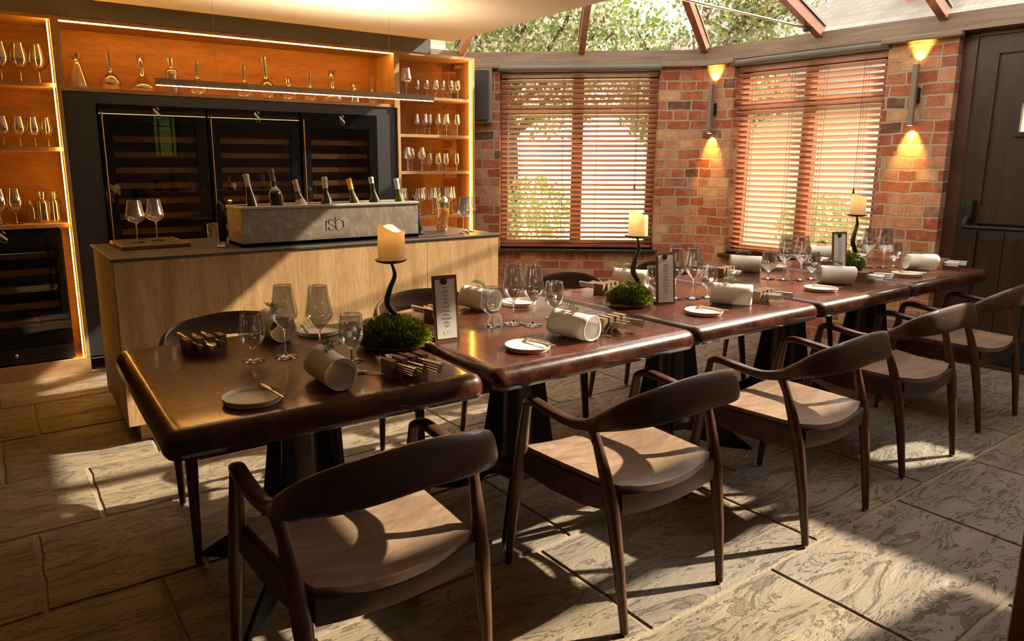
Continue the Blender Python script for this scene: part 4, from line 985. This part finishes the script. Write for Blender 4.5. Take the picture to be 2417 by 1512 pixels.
# ------------------------------------------------------------------ tabletop things
WATER = [('T1', 599, 851, 'left of the two stemmed water glasses on the nearest table', 0), ('T1', 832, 852, 'right stemmed water glass on the nearest table, by the moss', 0)]
def put(kind, px, py, label, group):
    p = tt(px, py); nm = 'water_glass' if kind == 'water' else 'wine_glass'
    return glass(kind, p, label, group, nm.replace('_', ' '), nm)
put('wine', 676, 843, 'left tall wine glass on the nearest table', 'tall wine glasses on the tables'); put('wine', 757, 845, 'right tall wine glass on the nearest table, behind the napkin', 'tall wine glasses on the tables')
put('water', 599, 851, 'left stemmed water glass on the nearest table', 'stemmed water glasses'); put('water', 832, 852, 'right stemmed water glass on the nearest table beside moss', 'stemmed water glasses')
put('wine', 1212, 764, 'left tall wine glass on the second table', 'tall wine glasses on the tables'); put('wine', 1257, 768, 'right tall wine glass on the second table', 'tall wine glasses on the tables')
put('water', 1160, 769, 'left stemmed water glass on the second table', 'stemmed water glasses'); put('water', 1307, 752, 'right stemmed water glass on the second table behind napkin', 'stemmed water glasses')
put('wine', 1592, 704, 'left tall wine glass on the middle table beside the menu', 'tall wine glasses on the tables'); put('wine', 1634, 704, 'right tall wine glass on the middle table', 'tall wine glasses on the tables')
put('water', 1543, 704, 'stemmed water glass half hidden behind the menu on the middle table', 'stemmed water glasses'); put('water', 1670, 702, 'right stemmed water glass on the middle table behind napkin', 'stemmed water glasses')
put('wine', 1849, 660, 'left tall wine glass on the fourth table', 'tall wine glasses on the tables'); put('wine', 1888, 661, 'right tall wine glass on the fourth table', 'tall wine glasses on the tables')
put('water', 1813, 658, 'left stemmed water glass on the fourth table', 'stemmed water glasses'); put('water', 1914, 659, 'right stemmed water glass on the fourth table', 'stemmed water glasses')
put('wine', 2044, 630, 'left tall wine glass on the farthest table', 'tall wine glasses on the tables'); put('wine', 2083, 631, 'right tall wine glass on the farthest table', 'tall wine glasses on the tables')
put('water', 2108, 630, 'right stemmed water glass on the farthest table', 'stemmed water glasses'); put('water', 2030, 624, 'stemmed water glass behind the moss on the farthest table', 'stemmed water glasses')

# side plates with butter knives
def make_plate():
    return B().lathe(curve([(.001, 0), (.066, 0), (.074, .006), (.078, .015), (.0765, .017), (.071, .009), (.064, .0065), (.001, .006)], 4), 48).build('side_plate', 'white')
def make_knife():
    k = B(); k.tube([(-.085, 0, 0), (-.01, 0, 0), (0, 0, 0)], [(.0045, .0025), (.005, .003), (.004, .002)], 8); h = k.build('butter_knife', 'steel')
    return h
def make_butter_knife():
    e = empty('butter_knife')
    B().tube([(-.075, 0, 0), (-.03, 0, .0), (.0, 0, 0), (.012, 0, 0)], [(.005, .0022), (.0045, .002), (.003, .0016), (.0035, .0015)], 8).build('handle', 'steel', e)
    B().add([(.008, -.003, -.0006), (.03, -.007, -.0006), (.065, -.006, -.0006), (.082, .001, -.0006), (.06, .005, -.0006), (.008, .004, -.0006), (.008, -.003, .0006), (.03, -.007, .0006), (.065, -.006, .0006), (.082, .001, .0006), (.06, .005, .0006), (.008, .004, .0006)],
            [(5, 4, 3, 2, 1, 0), (6, 7, 8, 9, 10, 11)] + [(k, (k + 1) % 6, 6 + (k + 1) % 6, 6 + k) for k in range(6)]).build('blade', 'steel', e)
    return e
plate0 = make_plate(); bk0 = make_butter_knife(); fp_ = True
PL = [(598, 945, 0, 'near edge of the nearest table', .16), (752, 786, 0, 'bar side of the nearest table', -2.4), (1246, 823, 1, 'near edge of the second table', .10), (1224, 718, 1, 'bar side of the second table', -2.8),
      (1661, 740, 2, 'near edge of the middle table', .06), (1937, 685, 3, 'near edge of the fourth table', .06), (1824, 633, 3, 'bar side of the fourth table', .2), (2140, 650, 4, 'near edge of the farthest table', .05)]
for i, (px, py, ti, wh, ang) in enumerate(PL):
    p = tt(px, py)
    o = plate0 if i == 0 else dup(plate0, p, 0); o.location = p; tag(o, 'round cream side plate at the ' + wh, 'plate', 'cream side plates')
    k = bk0 if i == 0 else dup(bk0, p, 0)
    bk_ = i in (1, 3, 6)
    off = Vector((.050, -.004, .0200)) if not bk_ else Vector((-.050, .004, .0200))
    k.location = Vector(p) + off; k.rotation_euler = (0, 0, math.radians(94 if not bk_ else -88) + ang * .1)
    tag(k, 'steel butter knife resting on the plate at the ' + wh, 'knife', 'butter knives on the side plates')

# napkin rolls with herb sprigs
def make_napkin():
    b = B(); vs = []; L, R0 = .170, .0475; nu, nv = 44, 10
    turns = 1.22
    for j in range(nv + 1):
        y_ = -L / 2 + L * j / nv
        for i in range(nu + 1):
            t = i / nu; a = -PI / 2 + .35 + t * turns * 2 * PI; r = R0 - .0045 * t * turns
            r *= 1 + .03 * math.sin(3 * a + j * .35) + .012 * math.sin(j * 1.9 + a)
            if t < .04: r *= 1.0 + (.04 - t) * 2.5
            x = r * math.cos(a); z = max(r * math.sin(a) * .97, -.0475 + .0012 * t) + .0482
            vs.append((x, y_ + .004 * math.sin(a * 2) * (1 if j in (0, nv) else .3), z))
    W_ = nu + 1
    fs = [(j * W_ + i, j * W_ + i + 1, (j + 1) * W_ + i + 1, (j + 1) * W_ + i) for j in range(nv) for i in range(nu)]
    b.add(vs, fs); o = b.build('rolled_napkin', 'napkin', smooth=80)
    sm = o.modifiers.new('thickness', 'SOLIDIFY'); sm.thickness = .0028; sm.offset = -1
    return o
def make_sprig():
    e = empty('herb_sprig'); rng = random.Random(4)
    st = B(); lf = B()
    for s in range(4):
        a = -.5 + s * .35; pts = [Vector((-.03, 0, 0)) + Vector((math.cos(a) * q, math.sin(a) * q, .004 + .01 * math.sin(q * 40) + (.004 * s))) for q in (0, .02, .04, .06)]
        st.tube(pts, .0008, 5)
        for k in range(26):
            q = rng.random() * .98; p = pts[0].lerp(pts[-1], q) + Vector((0, 0, .004)); dr = Vector((rng.uniform(-1, 1), rng.uniform(-1, 1), rng.uniform(-.1, .9))).normalized() * .014
            sd = dr.cross(Vector((0, 0, 1))).normalized() * .0026
            lf.add([tuple(p), tuple(p + dr * .5 + sd), tuple(p + dr), tuple(p + dr * .5 - sd)], [(0, 1, 2, 3)])
    st.tube([(-.03, -.012, -.002), (-.012, .008, .002), (.012, -.008, .002), (.035, .010, .001), (.03, .02, .001)], .0012, 5)
    st.build('stems', 'twig', e); lf.build('leaves', 'herb', e, smooth=0); return e
nap0 = make_napkin(); spr0 = make_sprig()
NP = [(.728, 1.822, -.04, 'near side of the nearest table'), (.775, 2.44, .02, 'bar side of the nearest table'), (1.655, 1.838, .17, 'near side of the second table'), (1.665, 2.45, .25, 'bar side of the second table'),
      (2.640, 1.900, .62, 'near side of the middle table'), (2.60, 2.47, .55, 'bar side of the middle table'), (3.560, 1.935, .78, 'near side of the fourth table'), (3.545, 2.47, .66, 'bar side of the fourth table'),
      (4.455, 1.925, .95, 'near side of the farthest table'), (4.40, 2.50, .9, 'bar side of the farthest table')]
for i, (x, y_, a, wh) in enumerate(NP):
    o = nap0 if i == 0 else dup(nap0, (x, y_, TZ), a); o.location = (x, y_, TZ); o.rotation_euler = (0, 0, a); tag(o, 'rolled white linen napkin on the ' + wh, 'napkin', 'rolled white napkins')
    s = spr0 if i == 0 else dup(spr0, (0, 0, 0), 0); s.location = (x + .005, y_ + .01, TZ + .0950); s.rotation_euler = (0, 0, a + .9 + (i * 1.3) % 1.1); tag(s, 'green herb sprig lying on the napkin at the ' + wh, 'herb sprig', 'herb sprigs on the napkins')

# cutlery blocks
def make_block():
    b = B()
    b.box(-.066, -.028, 0, .066, .028, .016)
    for k in range(4): x = -.066 + k * .0367; b.box(x, -.028 + (k % 2) * .002, .016, x + .0222, .028 - (k % 2) * .002, .052)
    return b.build('cutlery_block', 'blockwood', smooth=0)
def make_fork():
    e = empty('fork'); B().tube([(0, -.095, 0), (0, -.04, .0), (0, .03, .0), (0, .055, .002)], [(.0075, .0024), (.0055, .0022), (.0035, .0016), (.006, .0013)], 8).build('handle', 'steel', e)
    t = B()
    for k in range(4): x = -.0075 + k * .005; t.tube([(x * .5, .052, .002), (x, .066, .001), (x, .085, .001), (x * 1.02, .100, .006)], [.0016, .0014, .0012, .0006], 5)
    t.build('tines', 'steel', e); return e
def make_spoon(sc=1):
    e = empty('spoon'); B().tube([(0, -.095, 0), (0, -.04, .0), (0, .03, .0), (0, .05, .002)], [(.0075, .0024), (.0055, .0022), (.0035, .0016), (.005, .0013)], 8).build('handle', 'steel', e)
    bw = B(); vs = []; nr = 5; nn = 16
    for j in range(nr + 1):
        q = j / nr
        for k in range(nn): a = 2 * PI * k / nn; vs.append((.0155 * q * math.cos(a), .074 + .026 * q * math.sin(a), -.004 + .006 * q * q))
    fs = [(j * nn + k, j * nn + (k + 1) % nn, (j + 1) * nn + (k + 1) % nn, (j + 1) * nn + k) for j in range(nr) for k in range(nn)]
    bw.add(vs, fs).build('bowl', 'steel', e); return e
def make_tknife():
    e = empty('table_knife'); B().tube([(0, -.105, 0), (0, -.05, .0), (0, .005, .0)], [(.0085, .0032), (.0075, .003), (.0055, .0024)], 8).build('handle', 'steel', e)
    B().prism([(-.004, 0), (.004, 0), (.008, .03), (.0085, .075), (.004, .098), (-.002, .108), (-.0045, .09), (-.004, .04)], 'z', -.0006, .0006).build('blade', 'steel', e); return e
blk0, fk0, so0, kn0 = make_block(), make_fork(), make_spoon(), make_tknife(); usedp = {}
def useor(p, key, loc, rz, tilt=0):
    if key not in usedp: usedp[key] = 1; o = p
    else: o = dup(p, loc, 0)
    o.location = loc; o.rotation_euler = (tilt, 0, rz); return o
BL = [(.955, 1.800, .10, 0, 'near side of the nearest table'), (.525, 2.400, PI + .1, 1, 'bar side of the nearest table'), (1.860, 1.865, .12, 0, 'near side of the second table'), (1.425, 2.370, PI + .2, 1, 'bar side of the second table'),
      (2.835, 1.880, .12, 0, 'near side of the middle table'), (2.395, 2.43, PI + .2, 1, 'bar side of the middle table'), (3.79, 1.900, .1, 0, 'near side of the fourth table'), (3.305, 2.43, PI + .2, 1, 'bar side of the fourth table'),
      (4.665, 1.90, .1, 0, 'near side of the farthest table'), (4.21, 2.45, PI + .1, 1, 'bar side of the farthest table')]
for x, y_, a, bk, wh in BL:
    o = useor(blk0, 'b', (x, y_, TZ), a); tag(o, 'slotted wooden cutlery block on the ' + wh, 'cutlery block', 'wooden cutlery blocks')
    R_ = Matrix.Rotation(a, 4, 'Z')
    def place(p, key, lx, ly, lz, nm, cat, q):
        v = Vector((x, y_, TZ)) + R_ @ Vector((lx, ly, lz)); oo = useor(p, key, v, a + (q - 1.5) * .03, math.radians(-2))
        pos = (['lowest', 'middle', 'topmost'] if nm == 'spoon' else ['lowest', 'third-from-top', 'second-from-top', 'topmost'])[q]
        tag(oo, '%s steel %s in the cutlery block on the %s' % (pos, nm, wh), cat, '%s in the block on the %s' % ({'fork': 'forks', 'spoon': 'spoons', 'table knife': 'table knives'}[nm], wh))
    for q in range(4): place(fk0, 'f', -.0365, -.012, .0205 + q * .0062, 'fork', 'fork', q)
    for q in range(3): place(so0, 's', .0003, -.010 + .004 * q, .024 + q * .0075, 'spoon', 'spoon', q)
    for q in range(4): place(kn0, 'k', .037, -.022, .0215 + q * .0072, 'table knife', 'knife', q)
for (px, py, az_, lb) in ((893, 884, .62, 'small steel spoon lying beside the cutlery block on the nearest table'), (1398, 790, .5, 'small steel spoon lying beside the napkin on the second table')):
    p = tt(px, py); o = useor(so0, 's', Vector(p) + Vector((0, 0, .005)), az_ - .1); o.scale = (.8,) * 3; tag(o, lb, 'spoon')

# moss arrangements, candle holders, candles
def moss_arr(loc, R, seed, label, fern):
    e = empty('moss_arrangement', loc, 0, label, 'moss arrangement'); rng = random.Random(seed)
    B().lathe([(.001, 0), (R * .93, 0), (R * .97, .006), (R * .95, .015), (.001, .016)], 28).build('wood_slice', 'menuwood', e)
    core = B(); core.lathe(curve([(R * .93, .014), (R * .97, .03), (R * .80, .058), (R * .45, .076), (.001, .082)], 4), 24); core.build('moss_core', 'moss', e)
    for nm, mt, n, sun_side in (('moss', 'moss', 3300, False), ('moss', 'moss_sun', 1500, True)):  # second batch: painted sunlit blades, gathered on the right side
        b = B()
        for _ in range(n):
            a = rng.uniform(0, 2 * PI) if not sun_side else rng.gauss(-.1, .8); th = math.acos(rng.uniform(.0, 1)) if rng.random() < .8 else rng.uniform(1.2, 1.65)
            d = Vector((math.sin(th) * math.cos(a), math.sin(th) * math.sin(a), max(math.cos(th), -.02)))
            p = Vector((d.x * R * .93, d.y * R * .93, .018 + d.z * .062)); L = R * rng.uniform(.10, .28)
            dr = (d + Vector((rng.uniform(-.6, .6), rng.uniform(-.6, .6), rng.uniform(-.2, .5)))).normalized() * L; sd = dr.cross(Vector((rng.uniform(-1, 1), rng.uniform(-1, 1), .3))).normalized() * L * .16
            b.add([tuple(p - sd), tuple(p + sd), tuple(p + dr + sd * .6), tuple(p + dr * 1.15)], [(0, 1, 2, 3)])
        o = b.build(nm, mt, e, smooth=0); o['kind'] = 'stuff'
    tw = B(); tw.tube([(-R * .55, -R * .45, .075), (-R * .6, -R * .05, .105), (-R * .2, R * .2, .11), (R * .2, -.1 * R, .085), (R * .6, -R * .05, .082), (R * .65, R * .25, .07)], [.0035, .0032, .003, .003, .003, .002], 6)
    tw.tube([(-R * .5, -R * .3, .085), (-R * .3, -R * .5, .075), (R * .1, -R * .5, .078)], [.003, .0028, .002], 6); tw.build('twig', 'twig', e)
    for k in range(9):
        fl = B()
        a = rng.uniform(0, 2 * PI); rr = R * rng.uniform(.4, .95); z = .03 + .055 * math.sqrt(max(0, 1 - (rr / R) ** 2)) + .008
        c = Vector((rr * math.cos(a), rr * math.sin(a), z)); fl.tube([c - Vector((0, 0, .02)), c], .0007, 4)
        for q in range(7):
            m_ = Matrix.Translation(c + Vector((rng.uniform(-.004, .004), rng.uniform(-.004, .004), rng.uniform(-.003, .004)))); fl.lathe([(.0004, -.003), (.003, -.0015), (.0032, .001), (.0005, .003)], 6, m_)
        fl.build('dried_flower', 'flower', e)
    if fern:
        f = B()
        for base, d in (((-.02, .0, .06), Vector((-.35, -.1, .9))), ((.02, -.01, .06), Vector((.35, -.2, .8)))):
            b0 = Vector(base); d = d.normalized() * .085; s = Vector((1, 0, 0)) - d * d.x; s.normalize()
            for k in range(9):
                q = k / 9; p = b0 + d * q; wd = .024 * (1 - q) + .003
                for sg in (1, -1):
                    f.add([tuple(p), tuple(p + s * sg * wd * .5 + d * .09), tuple(p + s * sg * wd + d * .13), tuple(p + s * sg * wd * .5 - d * .01)], [(0, 1, 2, 3)])
        f.build('fern_leaves', 'fern', e, smooth=0)
    return e
MS = [((1.082, 2.115, TZ), .110, 'shaggy green moss mound with curled twig and dried flowers on the nearest table', False), ((2.266, 2.150, TZ), .088, 'trimmed moss mound on wooden slice with fern on the middle table', True), ((4.168, 2.190, TZ), .075, 'small moss mound with fern and white flowers on the farthest table', True)]
for i, (p, R, lb, fn) in enumerate(MS): moss_arr(p, R, 20 + i, lb, fn)
def holder(loc, H, label, mirror=1):
    e = empty('candle_holder', loc, 0, label, 'candle holder')
    pp, ss = smooth_path([Vector(q) for q in [(.034, 0, .04), (.022, 0, H * .32), (-.016, 0, H * .50), (-.006, 0, H * .68), (.014, 0, H * .84), (.002, 0, H - .002)]], [(.013, .009, 0), (.014, .009, 0), (.014, .010, 0), (.012, .009, 0), (.009, .007, 0), (.004, .004, 0)])
    B().tube(pp, [(a, c) for a, c, _ in ss], 10).build('stem', 'forged', e)
    B().lathe([(.001, H - .004), (.03, H - .002), (.050, H + .004), (.055, H + .010), (.053, H + .0105), (.045, H + .006), (.001, H + .003)], 32).build('drip_plate', 'forged', e)
def candle(loc, H, R, lit, seed, label):
    e = empty('pillar_candle', loc, 0, label, 'candle'); rng = random.Random(seed); n = 40; b = B(); vs = []
    def top(a): return H * (1 - .16 * max(0, math.sin(a * 1.0 + 2.2)) - .05 * math.sin(3 * a + seed)) + (.010 * math.exp(-((a - 3.3) * 3) ** 2))
    rings = [lambda a: (R * .02, 0.0), lambda a: (R * .97, 0.0), lambda a: (R, .004), lambda a: (R * (1 + .01 * math.sin(5 * a)), H * .5), lambda a: (R * (1.0 + .03 * math.sin(2 * a)), H * .75), lambda a: (R * (1.02 + .03 * math.sin(2 * a)), top(a) - .004), lambda a: (R * .97, top(a)), lambda a: (R * .90, top(a) - .006), lambda a: (R * .86, H * .60), lambda a: (R * .6, H * .56), lambda a: (R * .03, H * .555)]
    for f in rings:
        for k in range(n):
            a = 2 * PI * k / n; r, z = f(a); vs.append((r * math.cos(a), r * math.sin(a), z))
    fs = [(q * n + k, q * n + (k + 1) % n, (q + 1) * n + (k + 1) % n, (q + 1) * n + k) for q in range(len(rings) - 1) for k in range(n)]
    b.add(vs, fs).build('wax', 'wax', e, smooth=70)
    B().tube([(0, 0, H * .55), (.001, 0, H * .64)], .0012, 5).build('wick', 'wick', e)
    if lit:
        z0 = H * .64; B().lathe([(.0004, z0), (.0035, z0 + .006), (.0045, z0 + .012), (.003, z0 + .020), (.0004, z0 + .031)], 12).build('flame', 'flame', e)
        ld = bpy.data.lights.new('candle_glow', 'POINT'); ld.energy = lit; ld.color = (1, .55, .18); ld.shadow_soft_size = .008
        lo = bpy.data.objects.new('candle_glow', ld); col.objects.link(lo); lo.parent = e; lo.location = (0, 0, z0 + .014)
CD = [(1.088, 2.128, 1.048,   .115, .046, 2.2, 'lit orange-glowing pillar candle on the nearest iron holder'), (2.30, 2.150, 1.060, .105, .042, .35, 'pale pillar candle with spiked rim on the middle table holder'), (4.20, 2.190, 1.075, .115, .042, .15, 'pale pillar candle on the farthest table holder before the blind')]
for i, (x, y_, z, H, R, lit, lb) in enumerate(CD):
    holder((x - .004, y_, TZ), z - TZ, ['twisted forged iron candle holder rising from the nearest moss mound', 'twisted forged iron candle holder rising from the middle moss mound', 'twisted forged iron candle holder rising from the farthest moss mound'][i])
    candle((x, y_, z + .004), H, R, lit, i + 1, lb)

# menus
def menu(loc, rz, label):
    e = empty('menu_board', loc, rz, label, 'menu', 'standing menu boards')
    tl = Matrix.Rotation(math.radians(-6), 4, 'X')
    B().box(-.0465, 0, .0, .0465, .008, .232, 0, tl).build('board', 'menuwood', e, smooth=0)
    B().box(-.038, -.0012, .010, .037, -.0004, .218, 0, tl).build('menu_paper', 'paper', e, smooth=0)
    B().box(-.040, .008, 0, .040, .055, .010).build('stand_foot', 'blockwood', e, smooth=0)
    B().lathe([(.001, .004), (.0115, .0035), (.012, 0)], 24, tl @ Matrix.Translation((-.004, -.0012, .211)) @ Matrix.Rotation(PI / 2, 4, 'X')).build('magnet', 'magnet', e)
    p = B(); rng = random.Random(8); z = .190
    spec = [(.020, 0), (.020, .022), (.021, .024), (.020, .013), (.011, .016), (.030, .020), (.028, .034), (.018, .027), (.038, .035), (.014, .026), (.018, .007)]
    def line(z_, wd, h_):
        x = -.001 - wd / 2
        while x < -.001 + wd / 2:
            lw = rng.uniform(.0012, .003); p.box(x, -.0016, z_, x + lw * .8, -.0012, z_ + h_ * rng.uniform(.7, 1.1), 0, tl); x += lw
    for w1, w2_ in spec:
        line(z, w1, .0019)
        if w2_: line(z - .0045, w2_, .0014)
        z -= .0135
    p.build('printed_text', 'ink', e, smooth=0)
    em = B()
    for (cx_, r_, a0, a1) in ((-.004, .007, 0, 6.3), (.009, .007, -2.2, 2.6)):
        em.tube([tl @ Vector((cx_ + r_ * math.cos(a0 + (a1 - a0) * k / 14), -.0013, .030 + r_ * math.sin(a0 + (a1 - a0) * k / 14))) for k in range(15)], .0003, 4)
    em.tube([tl @ Vector((-.013, -.0013, .022)), tl @ Vector((-.013, -.0013, .037))], .0003, 4)
    em.build('printed_emblem', 'greyink', e)
menu((1.262, 2.055, TZ), -.12, 'tall wooden menu board with magnet standing between the first two tables')
menu((2.412, 2.070, TZ), -.30, 'tall wooden menu board with magnet on the middle table'); menu((3.985, 2.15, TZ), -.40, 'tall wooden menu board with magnet on the farthest tables before the blind')

# wooden partition end at the right frame edge
c0 = at_z(2358, 1620, 0)
tag(B().box(c0.x, c0.y - .6, 0, c0.x + .5, c0.y, 1.05, .004).build('service_cabinet', MAT['mahog2'] if 'mahog2' in MAT else 'menuwood', smooth=0), 'edge of brown wooden service cabinet at the bottom right', 'cabinet')
